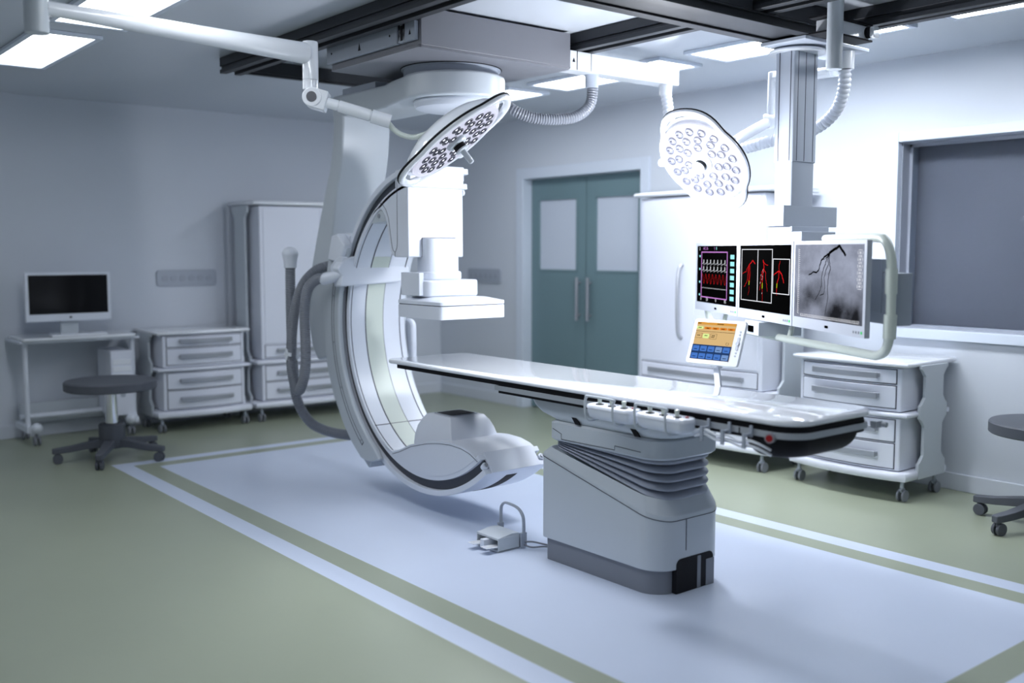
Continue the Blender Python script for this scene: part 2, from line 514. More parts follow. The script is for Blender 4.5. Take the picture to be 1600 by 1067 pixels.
# cradle holding the C from behind
def ringseg(r0, r1, a0, a1, y0, y1, n=40):
    return MB().sector(CX, CZ, r0, r1, a0, a1, y0, y1, n)
def cradle_side(y0, y1):
    pts = []
    for k in range(33):
        a = 148 + (238 - 148) * k / 32
        pts.append((a, .925 + (.004 if a > 232 else 0)))
    poly = [(CX + r_ * math.cos(math.radians(a)), CZ + r_ * math.sin(math.radians(a))) for a, r_ in pts]
    out = [(243.5, .955), (240, 1.02), (237, 1.065), (233, 1.10), (225, 1.112), (217, 1.118), (207, 1.13), (197, 1.138), (184, 1.142), (175, 1.138), (166, 1.132), (158, 1.134), (152, 1.134), (149.5, 1.09)]
    poly += [(CX + r_ * math.cos(math.radians(a)), CZ + r_ * math.sin(math.radians(a))) for a, r_ in out]
    return MB().prism(poly, y0, y1, 'y')
cr = obj('cradle', cradle_side(3.31, 3.35), M['grey'], ca, bevel=.012, seg=3)
obj('cradle', cradle_side(3.81, 3.85), M['grey'], ca, bevel=.012, seg=3)
m = ringseg(1.003, 1.128, 151, 237, 3.345, 3.815)
obj('cradle_back', m, M['grey'], ca, bevel=.01)
m = MB()
m.sector(CX, CZ, 1.012, 1.016, 163, 231, 3.3085, 3.311, 40)
m.sector(CX, CZ, .985, .988, 163, 231, 3.3085, 3.311, 40)
m.sector(CX, CZ, .985, 1.016, 231, 231.3, 3.3085, 3.311, 1)
obj('cover_seam', m, M['seam'], cr)
m = MB()
for a in (170, 188, 206, 229.5):
    x, z = CX + 1.0 * math.cos(math.radians(a)), CZ + 1.0 * math.sin(math.radians(a))
    m.cyl((x, 3.307, z), (x, 3.311, z), .007, n=12)
obj('cover_screw', m, M['metal'], cr)
# rotation hub between cradle and down arm
obj('rotation_hub', MB().cyl((-6.26, 3.58, 1.12), (-6.10, 3.58, 1.12), .17, n=40), M['greypaint'], ca, bevel=.01)
# head block of the cradle above the strap
a = math.radians
hb = [(CX + r_ * math.cos(a(t)), CZ + r_ * math.sin(a(t))) for r_, t in ((1.14, 160), (1.145, 152), (1.12, 148.5), (1.06, 146.0), (1.003, 145.2), (1.003, 160))]
hb2_ = [(CX + r_ * math.cos(a(t)), CZ + r_ * math.sin(a(t))) for r_, t in ((1.12, 149), (1.06, 146.2), (.935, 146.8), (.935, 155), (1.10, 158))]
obj('cradle_head', MB().prism(hb, 3.35, 3.81, 'y'), M['white'], ca, bevel=.008)
obj('cradle_head', MB().prism(hb2_, 3.285, 3.352, 'y'), M['white'], ca, bevel=.014, seg=3)
# strap crossing the inner face of the C
def strap_pts():
    return [(-5.93, 3.285), (-5.80, 3.275), (-5.76, 3.29), (-5.755, 3.33), (-5.755, 3.74), (-5.77, 3.785), (-5.80, 3.80), (-5.87, 3.80), (-5.87, 3.36), (-5.93, 3.35)]
def zprism(pts, z0, z1, sl=0.0):
    return MB().prism(pts, z0, z1, 'z')
st = MB()
bot = strap_pts()
# side view of strap: upper edge arched on the near cheek
st.prism([(3.235, 1.478), (3.262, 1.515), (3.30, 1.542), (3.35, 1.558), (3.42, 1.563), (3.70, 1.558), (3.745, 1.547), (3.775, 1.522), (3.79, 1.485), (3.79, 1.45), (3.775, 1.415), (3.745, 1.392), (3.70, 1.382), (3.36, 1.366), (3.26, 1.362), (3.262, 1.40), (3.268, 1.43)], -5.875, -5.79, 'x')
stp = obj('strap', st, M['white'], ca, bevel=.012, seg=3)
ck = [(-5.96, 1.49), (-5.90, 1.535), (-5.84, 1.556), (-5.795, 1.558), (-5.795, 1.362), (-5.90, 1.358), (-5.93, 1.40)]
obj('strap_cheek', MB().prism(ck, 3.272, 3.315, 'y'), M['white'], stp, bevel=.008)
obj('hose_socket', MB().tube([(-5.965, 3.225, 1.405), (-5.92, 3.235, 1.415), (-5.86, 3.262, 1.43), (-5.80, 3.285, 1.45)], [.038, .039, .034, .012], 20), M['white'], stp)
# far side cover
obj('far_cover', MB().prism(rrect(-6.02, -5.86, .74, 1.12, .06, 5), 3.852, 3.90, 'y'), M['white'], ca, bevel=.02, seg=3)
# detector housing, profile x-z with arch cut-out
def arc_pts(r, a0, a1, n, cx=CX, cz=CZ):
    return [(cx + r * math.cos(a(a0 + (a1 - a0) * k / n)), cz + r * math.sin(a(a0 + (a1 - a0) * k / n))) for k in range(n + 1)]
dp = [(-5.142, 1.556), (-5.285, 1.556), (-5.325, 1.568), (-5.348, 1.60), (-5.368, 1.682), (-5.388, 1.77), (-5.41, 1.815), (-5.44, 1.845), (-5.475, 1.856), (-5.51, 1.848), (-5.545, 1.82), (-5.58, 1.785)]
dp += arc_pts(.900, 131.6, 99.3, 14)
dh = obj('detector_housing', MB().prism(dp, 3.36, 3.775, 'y'), M['white'], ca, bevel=.008)
obj('housing_top', MB().box(-5.30, -5.13, 3.37, 3.77, 1.98, 2.09), M['white'], dh, bevel=.006)
obj('end_cap', MB().prism([(-5.20, 2.04), (-5.132, 2.03), (-5.132, 2.118), (-5.25, 2.105)], 3.40, 3.775, 'y'), M['white'], dh, bevel=.005)
m = MB()
for y in (3.352, 3.776):
    m.cyl((-5.19, y, 2.06), (-5.19, y + .006, 2.06), .018, n=16)
obj('end_bolt', m, M['metal'], dh)
obj('release_knob', MB().cyl((-5.16, 3.775, 1.96), (-5.16, 3.79, 1.96), .02, n=16), M['white'], dh, bevel=.003)
m = MB()
sp = [(-5.262, 2.03), (-5.262, 1.66), (-5.268, 1.615), (-5.285, 1.59), (-5.295, 1.588), (-5.312, 1.60), (-5.325, 1.63), (-5.345, 1.72), (-5.362, 1.80), (-5.39, 1.85), (-5.43, 1.885), (-5.475, 1.90), (-5.52, 1.888), (-5.555, 1.862)]
m.tube([(p[0], 3.3595, p[1]) for p in sp], .0016, 6)
m.tube([(-5.29, 3.3595, 1.588), (-5.29, 3.3595, 1.557)], .0016, 6)
obj('housing_seam', m, M['seam'], dh)
obj('arch_cover', MB().prism([(-5.398, 1.782), (-5.415, 1.815), (-5.44, 1.843), (-5.475, 1.853), (-5.51, 1.846), (-5.545, 1.818), (-5.60, 1.768)], 3.366, 3.74, 'y'), M['grey'], dh)
obj('arch_button', MB().lathe([(.014, 0), (.014, .003), (.010, .004)], (0, 0, 0), 20).move(Matrix.Translation((-5.48, 3.362, 1.815)) @ Matrix.Rotation(PI / 2, 4, 'X')), M['metal'], dh)
# neck carrying the flat panel
m = MB()
nk = rrect(-5.20, -5.075, 3.462, 3.712, .05, 6, (1, 0, 0, 1))
m.prism(nk, 1.33, 1.672)
neck = obj('detector_neck', m, M['white'], ca, bevel=.006)
obj('neck_base', MB().prism(rrect(-5.19, -4.985, 3.385, 3.79, .045, 6), 1.318, 1.418), M['white'], neck, bevel=.012, seg=3)
obj('neck_collar', MB().prism(rrect(-5.20, -5.055, 3.455, 3.722, .055, 6, (1, 0, 0, 1)), 1.415, 1.47), M['white'], neck, bevel=.015, seg=3)
obj('neck_box', MB().box(-5.22, -5.02, 3.355, 3.39, 1.325, 1.465), M['white'], neck, bevel=.005)
obj('housing_recess', MB().prism(rrect(-5.16, -5.1405, 3.455, 3.719, .01), 1.557, 1.677), M['seam'], neck)
pl = obj('flat_detector', MB().prism(rrect(-5.235, -4.77, 3.335, 3.82, .022, 5), 1.192, 1.270), M['white'], ca, bevel=.004)
m = MB().loft([[(x, y, 1.275) for x, y in rrect(-5.235, -4.77, 3.335, 3.82, .022, 5)],
               [(x, y, 1.296) for x, y in rrect(-5.235, -4.77, 3.335, 3.82, .022, 5)],
               [(x, y, 1.318) for x, y in rrect(-5.16, -4.85, 3.42, 3.74, .022, 5)]])
obj('detector_lid', m, M['white'], pl, bevel=.002)
obj('detector_gap', MB().prism(rrect(-5.231, -4.774, 3.339, 3.816, .022, 5), 1.269, 1.276), M['seam'], pl)
# X-ray tube housing at the lower end of the C
tp = arc_pts(.878, 236.5, 307.6, 26)
tp += [(-4.448, .423), (-4.517, .455), (-4.603, .473), (-4.714, .478), (-4.80, .472), (-4.875, .463), (-4.97, .446), (-5.132, .404), (-5.259, .352), (-5.34, .327), (-5.40, .335)]
th = obj('tube_housing', MB().prism(tp, 3.357, 3.803, 'y'), M['white'], ca, bevel=.016, seg=3)
tl = [(CX + (x - CX) * 1 + 0, z) for x, z in tp[26:]]
m = MB().tube([(x, 3.3565, z - .014) for x, z in tl[1:11]], .0016, 6)
obj('tube_seam', m, M['seam'], th)
ec = [(CX + r_ * math.cos(a(t)), CZ + r_ * math.sin(a(t))) for r_, t in ((.86, 307), (.997, 307.5), (.997, 309.8), (.86, 309.8))]
em_ = MB()
em_.prism(ec, 3.40, 3.76, 'y')
ecap = obj('c_end_plate', em_, M['white'], th, bevel=.004)
em_ = MB()
for y in (3.373, 3.787):
    x, z = CX + .945 * math.cos(a(310)), CZ + .945 * math.sin(a(310))
    em_.cyl((x - .02, y, z - .02), (x + .001, y, z + .001), .020, n=20)
obj('end_roller', em_, M['white'], th, bevel=.003)
em_ = MB()
for y in (3.373, 3.787):
    x, z = CX + .945 * math.cos(a(310.2)), CZ + .945 * math.sin(a(310.2))
    em_.cyl((x, y, z), (x + .004, y, z + .004), .011, n=20)
obj('roller_bolt', em_, M['metal'], th)
# collimator box
rings = []
for z, x0, x1, q0, q1 in ((.40, -5.165, -4.755, 3.40, 3.765), (.46, -5.158, -4.765, 3.405, 3.76), (.52, -5.14, -4.785, 3.415, 3.745), (.565, -5.115, -4.81, 3.432, 3.728), (.598, -5.086, -4.84, 3.452, 3.705)):
    rings.append([(x0, q0, z), (x1, q0, z), (x1, q1, z), (x0, q1, z)])
tb = obj('collimator', MB().loft(rings), M['white'], ca, bevel=.006)
obj('collimator_rim', MB().prism(rrect(-5.055, -4.865, 3.475, 3.685, .02), .597, .602), M['greypaint'], tb)
obj('collimator_window', MB().prism(rrect(-5.04, -4.88, 3.49, 3.67, .012), .601, .6035), M['black'], tb)
# hoses of the C-arm
cap = MB().lathe([(.001, .064), (.022, .061), (.040, .050), (.052, .032), (.057, .012), (.055, 0), (.047, -.03), (.045, -.055), (.045, -.085)], (-6.49, 3.25, 1.56), 24)
obj('hose_cap', cap, M['white'], ca)
h1 = [(-6.49, 3.25, 1.50), (-6.485, 3.245, 1.35), (-6.475, 3.24, 1.05), (-6.455, 3.24, .75), (-6.43, 3.25, .55), (-6.36, 3.30, .40), (-6.26, 3.37, .335), (-6.10, 3.45, .315), (-5.93, 3.50, .33)]
obj('cable_hose', corrugated(h1, .036, .016, .005), M['hose'], ca)
h2 = [(-5.95, 3.225, 1.41), (-6.01, 3.20, 1.405), (-6.07, 3.165, 1.34), (-6.095, 3.15, 1.20), (-6.09, 3.15, .98), (-6.10, 3.15, .80), (-6.14, 3.14, .68), (-6.19, 3.14, .645), (-6.25, 3.14, .70), (-6.285, 3.14, .82), (-6.29, 3.15, 1.00), (-6.27, 3.17, 1.20), (-6.23, 3.21, 1.36), (-6.17, 3.28, 1.46), (-6.10, 3.37, 1.50)]
obj('cable_hose', corrugated(h2, .036, .013, .005), M['hose'], ca)
obj('hose_clip', MB().tube([(-6.29, 3.105, .885), (-6.29, 3.195, .885)], .041, 16, sx=.35).box(-6.33, -6.24, 3.11, 3.12, .875, .90), M['gloss'], ca)
h3 = [(-4.60, 4.37, 2.655), (-4.60, 4.375, 2.58), (-4.60, 4.35, 2.49), (-4.62, 4.26, 2.42), (-4.66, 4.14, 2.395), (-4.72, 4.00, 2.40), (-4.78, 3.90, 2.44), (-4.86, 3.86, 2.50), (-4.93, 3.83, 2.54)]
obj('cable_hose', corrugated(h3, .035, .016, .006), M['hose'], ca)
obj('hose_sleeve', MB().cyl((-4.60, 4.37, 2.68), (-4.60, 4.37, 2.60), .045, .040, 24), M['greypaint'], ca)
obj('hose_sleeve', MB().cyl((-4.58, 5.02, 2.68), (-4.58, 5.02, 2.615), .042, .040, 24), M['gloss'], ca)
h4 = [(-4.58, 5.02, 2.64), (-4.56, 5.02, 2.55), (-4.52, 5.01, 2.42), (-4.40, 5.02, 2.28), (-4.22, 5.06, 2.20), (-4.02, 5.10, 2.225), (-3.82, 5.13, 2.262), (-3.64, 5.165, 2.285), (-3.50, 5.18, 2.33), (-3.39, 5.17, 2.41), (-3.32, 5.13, 2.52), (-3.30, 5.10, 2.62)]
tag(obj('cable_hose', corrugated(h4, .037, .028, .008), M['hosew']), 'white corrugated cable hose sagging behind the monitor column to the monitor boom', 'hose')

# ------------------------------------------------------------------ patient table
TY = 3.577
pt = thing('patient_table', 'long white patient table on a grey column with rubber bellows', 'operating table', (-3.45, TY, 0))
TX0, TX1, TY0, TY1 = -5.285, -2.285, 3.275, 3.88
def slab(o, z0, z1, rl=.06, rr=.13, m_=None):
    return rr_slab(TX0 + o, TX1 - o, TY0 + o, TY1 - o, rl, rr, z0, z1)
def rr_poly(x0, x1, y0, y1, rl, rr, n=10):
    pts = []
    for (cx, cy, r_, s0) in ((x1 - rr, y1 - rr, rr, 0), (x0 + rl, y1 - rl, rl, 90), (x0 + rl, y0 + rl, rl, 180), (x1 - rr, y0 + rr, rr, 270)):
        for k in range(n + 1):
            t = a(s0 + 90 * k / n)
            pts.append((cx + r_ * math.cos(t), cy + r_ * math.sin(t)))
    return pts
P0 = rr_poly(TX0 + .008, TX1 - .008, TY0 + .008, TY1 - .008, .052, .122)
P1 = rr_poly(TX0, TX1, TY0, TY1, .06, .13)
top = MB().loft([[(x, y, z) for x, y in P] for P, z in ((P0, .905), (P1, .911), (P1, .924), (P0, .930))])
obj('tabletop', top, M['gloss'], pt, angle=60)
PB = rr_poly(-5.20, TX1 - .02, TY0 + .02, TY1 - .02, .03, .11)
obj('under_strip', MB().loft([[(x, y, z) for x, y in PB] for z in (.880, .906)]), M['black'], pt)
PB = rr_poly(-4.18, TX1 - .018, TY0 + .018, TY1 - .018, .01, .112)
us = obj('rail_backing', MB().loft([[(x, y, z) for x, y in PB] for z in (.838, .885)]), M['black'], pt)
PB = rr_poly(-4.20, TX1 - .004, TY0 + .006, TY1 - .006, .01, .125)
rl_ = MB()
o_ = PB; i_ = rr_poly(-4.19, TX1 - .016, TY0 + .018, TY1 - .018, .01, .113)
n = len(o_)
vs = [(x, y, z) for P, z in ((o_, .853), (i_, .853), (i_, .878), (o_, .878)) for x, y in P]
fs = []
for k in range(4):
    for i in range(n):
        j = (i + 1) % n
        fs.append((k * n + i, k * n + j, ((k + 1) % 4) * n + j, ((k + 1) % 4) * n + i))
rl_.add(vs, fs)
obj('accessory_rail', rl_, M['rail'], pt, bevel=.002)
m = MB()
for x in (-2.565,):
    m.box(x, x + .005, TY0 + .0045, TY0 + .0065, .8535, .8775)
obj('rail_joint', m, M['black'], pt)
# black rounded belly under the foot end
bel = []
for k in range(9):
    t = k / 8
    zz = .842 - .078 * math.sin(PI / 2 * t) ** 1
    shrink = .02 + .07 * (1 - math.cos(PI / 2 * t))
    bel.append([(x, y, zz) for x, y in rr_poly(-2.58 + shrink, TX1 - .02 - shrink * .7, TY0 + .02 + shrink * .6, TY1 - .02 - shrink * 1.2, .03, .11)])
obj('belly_cover', MB().loft(bel), M['black'], pt)
m = MB().cyl((-2.41, TY0 + .015, .855), (-2.404, TY0 - .008, .855), .021, n=24)
eb = obj('emergency_stop', m, M['metal'], pt)
obj('stop_button', MB().cyl((-2.404, TY0 - .008, .855), (-2.401, TY0 - .014, .855), .014, n=24), M['red'], eb)
m = MB().box(-2.30, -2.27, TY1 - .06, TY1 - .01, .85, .88)
m.cyl((-2.285, TY1 - .02, .865), (-2.245, TY1 - .02, .865), .012, n=12)
obj('rail_end_knob', m, M['rail'], pt, bevel=.003)
# pedestal head: flared boat shape
rg = []
for z, x0, x1, q, r_ in ((.838, -3.99, -2.93, .222, .05), (.80, -3.955, -2.95, .228, .06), (.77, -3.91, -2.97, .226, .07), (.75, -3.85, -3.0, .218, .08), (.735, -3.82, -3.05, .205, .09)):
    rg.append([(x, y, z) for x, y in rr_poly(x0, x1, 3.565 - q, 3.565 + q, r_, .12)])
hd = obj('table_head', MB().loft(rg), M['grey'], pt, angle=50)
obj('head_plate', MB().box(-4.12, -2.9, 3.37, 3.79, .836, .844), M['rail'], pt)
m = MB()
for x in (-3.62, -3.215):
    m.prism([(x - .022, .770), (x + .012, .770), (x + .040, .738), (x + .006, .738)], 3.3365, 3.345, 'y')
obj('head_slot', m, M['black'], hd)
rg = []
for z, o in ((.735, .012), (.725, 0), (.645, 0), (.635, .01)):
    rg.append([(x, y, z) for x, y in rr_poly(-3.825 + o, -3.045 - o, 3.34 + o, 3.80 - o, .05, .12)])
hb_ = obj('lift_collar', MB().loft(rg), M['grey'], pt)
m = MB()
sl = [(-3.785, .695), (-3.72, .675), (-3.72, .648), (-3.34, .652), (-3.34, .672), (-3.17, .668)]
m.tube([(x, 3.3395, z) for x, z in sl], .0017, 6)
obj('collar_seam', m, M['seam'], hb_)
# bellows: folds fanning open towards the foot end
bl = []
NF = 5
nr = NF * 8
for k in range(nr + 1):
    t = k / nr
    zl = .60 + (.640 - .60) * t
    zr = .425 + (.640 - .425) * t
    ph = (k % 8) / 8
    off = .044 * (1 - math.sin(PI * ph) ** .55)
    pts = rr_poly(-3.80 + off * .4, -3.075 - off, 3.365 + off, 3.785 - off, .04, .12)
    bl.append([(x, y, zl + (zr - zl) * ((x + 3.80) / .72)) for x, y in pts])
obj('bellows', MB().loft(bl), M['bellow'], pt, angle=80)
# base cover with sloping top
def base_top(x, zl, zr):
    return zl + (zr - zl) * max(0, min(1, (x + 3.86) / .81))
outp = rr_poly(-3.875, -3.045, 3.335, 3.815, .035, .13)
inp = rr_poly(-3.835, -3.085, 3.36, 3.79, .03, .115)
ins2 = rr_poly(-3.82, -3.10, 3.374, 3.778, .03, .105)
rings = [[(x, y, .115) for x, y in outp], [(x, y, base_top(x, .560, .372)) for x, y in outp], [(x, y, base_top(x, .602, .442)) for x, y in inp], [(x, y, base_top(x, .582, .425)) for x, y in ins2]]
bc = obj('base_cover', MB().loft(rings), M['grey'], pt, angle=25, bevel=.006)
sm = MB()
pth = [(x, y, base_top(x, .545, .350)) for x, y in rr_poly(-3.8762, -3.0438, 3.3338, 3.8162, .035, .13)]
sm.tube(pth + [pth[0]], .0018, 6)
sm.tube([(-3.0435, 3.52, .350), (-3.0435, 3.52, .20)], .0018, 6)
obj('base_seam', sm, M['seam'], bc)
pp = rr_poly(-3.855, -2.95, 3.35, 3.80, .03, .13)
pl_ = obj('plinth', MB().prism([p for p in rr_poly(-3.855, -3.07, 3.35, 3.80, .03, .11)], 0, .118), M['plinth'], pt)
m = MB().prism(rrect(3.455, 3.715, 0.001, .165, .03, 5, (1, 1, 0, 0)), -3.12, -3.0425, 'x')
obj('cable_recess', m, M['black'], pt)
obj('recess_panel', MB().box(-3.10, -3.04, 3.60, 3.625, 0, .158).box(-3.10, -3.04, 3.662, 3.722, 0, .13), M['plinth'], pt, bevel=.003)
# cables clipped to the rail
cb = MB()
for dz, dy in ((0, 0), (-.022, .004)):
    pts = [(-2.78, 3.255, .835 + dz), (-2.72, 3.25, .850 + dz), (-2.66, 3.25, .835 + dz), (-2.60, 3.25, .842 + dz), (-2.54, 3.25, .826 + dz), (-2.49, 3.25, .835 + dz), (-2.45, 3.262, .825 + dz), (-2.42, 3.30, .80 + dz)]
    pts = [(x, y + dy, z) for x, y, z in pts]
    cb.tube(catmull(pts, 8), .006, 8)
obj('control_cable', cb, M['gloss'], pt)
for x in (-2.725, -2.615, -2.505):
    m = MB()
    m.box(x, x + .014, TY0 - .006, TY0 + .002, .846, .893)
    m.box(x - .012, x + .004, 3.238, 3.246, .80, .862)
    m.box(x - .002, x + .010, 3.242, TY0, .852, .862)
    obj('cable_clip', m, M['greypaint'], pt, bevel=.001)

# control units on the near rail
def control_unit(xa, label):
    W = .285
    t = thing('control_unit', label, 'control', (xa, 3.20, .80), 0, 'control units on the table rail')
    y0, y1 = 3.165, 3.262
    body = []
    for z, o in ((.822, .022), (.832, .008), (.850, .002), (.868, 0), (.872, 0)):
        body.append([(x, y, z) for x, y in rrect(xa + o, xa + W - o, y0 + o, y1, .03, 5)])
    b = obj('control_body', MB().loft(body), M['white'], t, angle=60)
    lid = MB().loft([[(x, y, z) for x, y in rrect(xa - .003 + o, xa + W + .003 - o, y0 - .003 + o, y1, .032, 5)] for z, o in ((.873, 0), (.886, .002), (.890, .008))])
    l = obj('control_lid', lid, M['white'], t, angle=60)
    for k in range(3):
        x = xa + .065 + k * .078
        kb = MB().lathe([(.020, 0), (.018, .004), (.009, .006), (.009, .022), (.011, .027), (.010, .034), (.001, .036)], (x, 3.20, .889), 16)
        obj('joystick', kb, M['cream'], l)
        obj('joystick_boot', MB().lathe([(.021, 0), (.019, .004), (.010, .006)], (x, 3.20, .889), 16), M['black'], l)
    bt = MB()
    for k in range(6):
        bt.cyl((xa + .09 + k * .028, 3.235, .888), (xa + .09 + k * .028, 3.235, .893), .006, n=10)
    obj('push_button', bt, M['bellow'], l)
    obj('stop_button', MB().cyl((xa + W - .03, 3.225, .888), (xa + W - .03, 3.225, .896), .008, n=14), M['red'], l)
    for k, x in enumerate((xa + .02, xa + .20)):
        g = [(x, 3.23, .812), (x, 3.18, .812), (x, 3.155, .83), (x, 3.148, .87), (x, 3.150, .91), (x + .005, 3.152, .922)]
        if k == 0: gl = g
        else: gr = g
    full = gl + [(xa + .035, 3.152, .930), (xa + .19, 3.152, .930)] + gr[::-1]
    obj('guard_wire', MB().tube(catmull(full, 6), .0058, 8), M['grey'], t)
control_unit(-3.365, 'white table control unit with joysticks, the one farther along toward the C-arm')
control_unit(-3.050, 'white table control unit with joysticks, the one nearer the foot end and red stop')
m = MB().box(-3.36, -3.30, 3.262, 3.275, .85, .95).box(-3.30, -3.23, 3.262, 3.30, .925, .945)

# ------------------------------------------------------------------ touch panel on the far rail
tpn = thing('touch_panel', 'small white touchscreen with orange and blue menu on a jointed arm', 'touchscreen', (-3.26, 3.90, .86))
TM = Matrix.Translation((-3.275, 3.985, 1.135)) @ Matrix.Rotation(math.radians(3), 4, 'Z') @ Matrix.Rotation(math.radians(-20), 4, 'X')
def tpl(mb): return mb.move(TM)
tb_ = obj('panel_body', tpl(MB().prism(rrect(-.158, .160, -.118, .118, .016, 5), 0, .018, 'y').prism(rrect(-.13, .145, -.10, .10, .02, 5), .018, .03, 'y')), M['gloss'], tpn, bevel=.003)
obj('panel_screen', tpl(MB().box(-.135, .105, -.0015, .002, -.095, .102)), M['e_tan'], tb_)
g = MB().box(-.135, .105, -.0025, -.0015, .088, .102)
obj('menu_header', tpl(g), M['e_hdr'], tb_)
g = MB().box(-.135, .105, -.0025, -.0015, -.095, -.018)
obj('menu_field', tpl(g), M['e_navy'], tb_)
g = MB(); 
for k in range(5):
    for r_ in range(2):
        if (k, r_) in ((3, 0), (4, 1)): continue
        g.prism(rrect(-.129 + k * .047, -.129 + k * .047 + .040, -.053 - r_ * .039, -.053 - r_ * .039 + .028, .004, 3), -.0035, -.0025, 'y')
obj('menu_button', tpl(g), M['e_blue'], tb_)
g = MB()
for k, r_ in ((3, 0), (4, 1)):
    g.prism(rrect(-.129 + k * .047, -.129 + k * .047 + .040, -.053 - r_ * .039, -.053 - r_ * .039 + .028, .004, 3), -.0035, -.0025, 'y')
obj('menu_button', tpl(g), M['e_blue2'], tb_)
g = MB()
for k in range(1, 5): g.prism(rrect(-.132 + k * .0478, -.132 + k * .0478 + .043, .064, .076, .004, 3), -.0035, -.0025, 'y')
obj('menu_tab', tpl(g), M['e_org'], tb_)
g = MB().prism(rrect(-.132, -.092, .064, .078, .004, 3), -.0035, -.0025, 'y').prism(rrect(-.084, -.045, .016, .040, .004, 3), -.0035, -.0025, 'y')
obj('menu_tab', tpl(g), M['e_lime'], tb_)
g = MB().box(-.135, .105, -.003, -.002, .0515, .053)
def outline(g, x0, x1, z0, z1, t=.0009, y0=-.0034, y1=-.0026):
    g.box(x0, x1, y0, y1, z0, z0 + t).box(x0, x1, y0, y1, z1 - t, z1).box(x0, x0 + t, y0, y1, z0, z1).box(x1 - t, x1, y0, y1, z0, z1)
outline(g, -.131, -.090, .016, .042); outline(g, -.084, -.045, .016, .040); outline(g, -.038, .002, .014, .042); outline(g, .068, .084, -.012, .0)
for x, z in ((-.12, .03), (-.074, .03), (-.028, .032), (-.03, .024), (-.122, .071), (-.072, .069), (-.025, .069), (.022, .069), (.07, .069), (-.13, .094), (-.01, .094), (.01, .094)):
    for k in range(4): g.box(x + k * .005, x + k * .005 + .0035, -.0045, -.0036, z - .0022, z + .0014 + .001 * (k % 2))
for k in range(5):
    for r_ in range(2):
        for q in range(4):
            x = -.119 + k * .047 + q * .0052
            g.box(x, x + .0035, -.0045, -.0036, -.045 - r_ * .039, -.0415 - r_ * .039)
obj('menu_text', tpl(g), M['e_ink'], tb_)
g = MB()
for z in (.062, .046, -.048, -.064): g.cyl((.136, -.003, z), (.136, .002, z), .0045, n=12)
g.prism(rrect(.129, .143, -.035, .034, .006, 4), -.003, .001, 'y')
g.cyl((.136, -.006, 0), (.136, 0, 0), .010, n=16)
obj('navigation_key', tpl(g), M['greypaint'], tb_)
m = MB().cyl((-3.32, 4.02, 1.012), (-3.265, 4.02, 1.012), .016, n=20).box(-3.31, -3.275, 4.0, 4.03, 1.0, 1.045)
arm = obj('panel_arm', m, M['gloss'], tpn, bevel=.002)
m = MB()
pa = [Vector((-3.293, 4.02, 1.012)), Vector((-3.195, 3.925, .880))]
dirn = (pa[1] - pa[0]).normalized(); sd = Vector((1, 0, 0)); up = dirn.cross(sd).normalized()
ring = lambda c, w_, h_: [tuple(c + sd * w_ * sx + up * h_ * sy) for sx, sy in ((-1, -1), (1, -1), (1, 1), (-1, 1))]
m.loft([ring(pa[0], .017, .010), ring(pa[1], .019, .011)])
obj('arm_link', m, M['white'], arm, bevel=.003)
m = MB().cyl((-3.225, 3.925, .875), (-3.165, 3.925, .875), .017, n=20).box(-3.22, -3.17, 3.88, 3.93, .845, .88)
obj('rail_clamp', m, M['greypaint'], tpn, bevel=.002)

# ------------------------------------------------------------------ foot switch
fs_ = thing('foot_switch', 'small grey foot switch with wire carrying handle on the floor beside the table base', 'pedal', (-4.16, 3.26, 0))
m = MB()
m.prism([(3.30, .015), (3.35, .015), (3.35, .088), (3.30, .092), (3.205, .078), (3.205, .066), (3.29, .068), (3.29, .015)], -4.253, -4.067, 'x')
m.box(-4.255, -4.248, 3.205, 3.35, .004, .078).box(-4.072, -4.065, 3.205, 3.35, .004, .078).box(-4.255, -4.065, 3.205, 3.35, .002, .012)
FM = Matrix.Translation((0, 0, 0))
fb_ = obj('switch_housing', m, M['grey'], fs_, bevel=.002)
for x in (-4.235, -4.125):
    obj('pedal', MB().prism([(3.13, .034), (3.28, .022), (3.28, .030), (3.13, .040)], x, x + .055, 'x'), M['gloss'], fs_, bevel=.002)
obj('center_stop', MB().box(-4.178, -4.142, 3.17, 3.27, .02, .062), M['white'], fs_, bevel=.003)
hd_ = [(-4.255, 3.375, .10), (-4.255, 3.375, .17), (-4.245, 3.375, .20), (-4.21, 3.375, .218), (-4.12, 3.375, .212), (-4.075, 3.375, .185), (-4.06, 3.375, .14), (-4.06, 3.375, .02)]
obj('carry_handle', MB().tube(catmull(hd_, 6), .007, 10, sx=1.5), M['greypaint'], fs_)
obj('handle_block', MB().box(-4.07, -4.052, 3.352, 3.392, .005, .085).box(-4.262, -4.248, 3.352, 3.39, .005, .10).box(-4.26, -4.06, 3.352, 3.362, .01, .06), M['greypaint'], fs_, bevel=.002)
m = MB()
m.tube(catmull([(-4.05, 3.375, .035), (-4.01, 3.40, .040), (-3.96, 3.44, .030), (-3.92, 3.47, .026), (-3.87, 3.50, .03)], 6), .005, 8)
m.tube(catmull([(-4.05, 3.37, .02), (-4.01, 3.39, .012), (-3.96, 3.43, .020), (-3.92, 3.46, .02), (-3.87, 3.49, .025)], 6), .005, 8)
obj('switch_cable', m, M['plinth'], fs_)

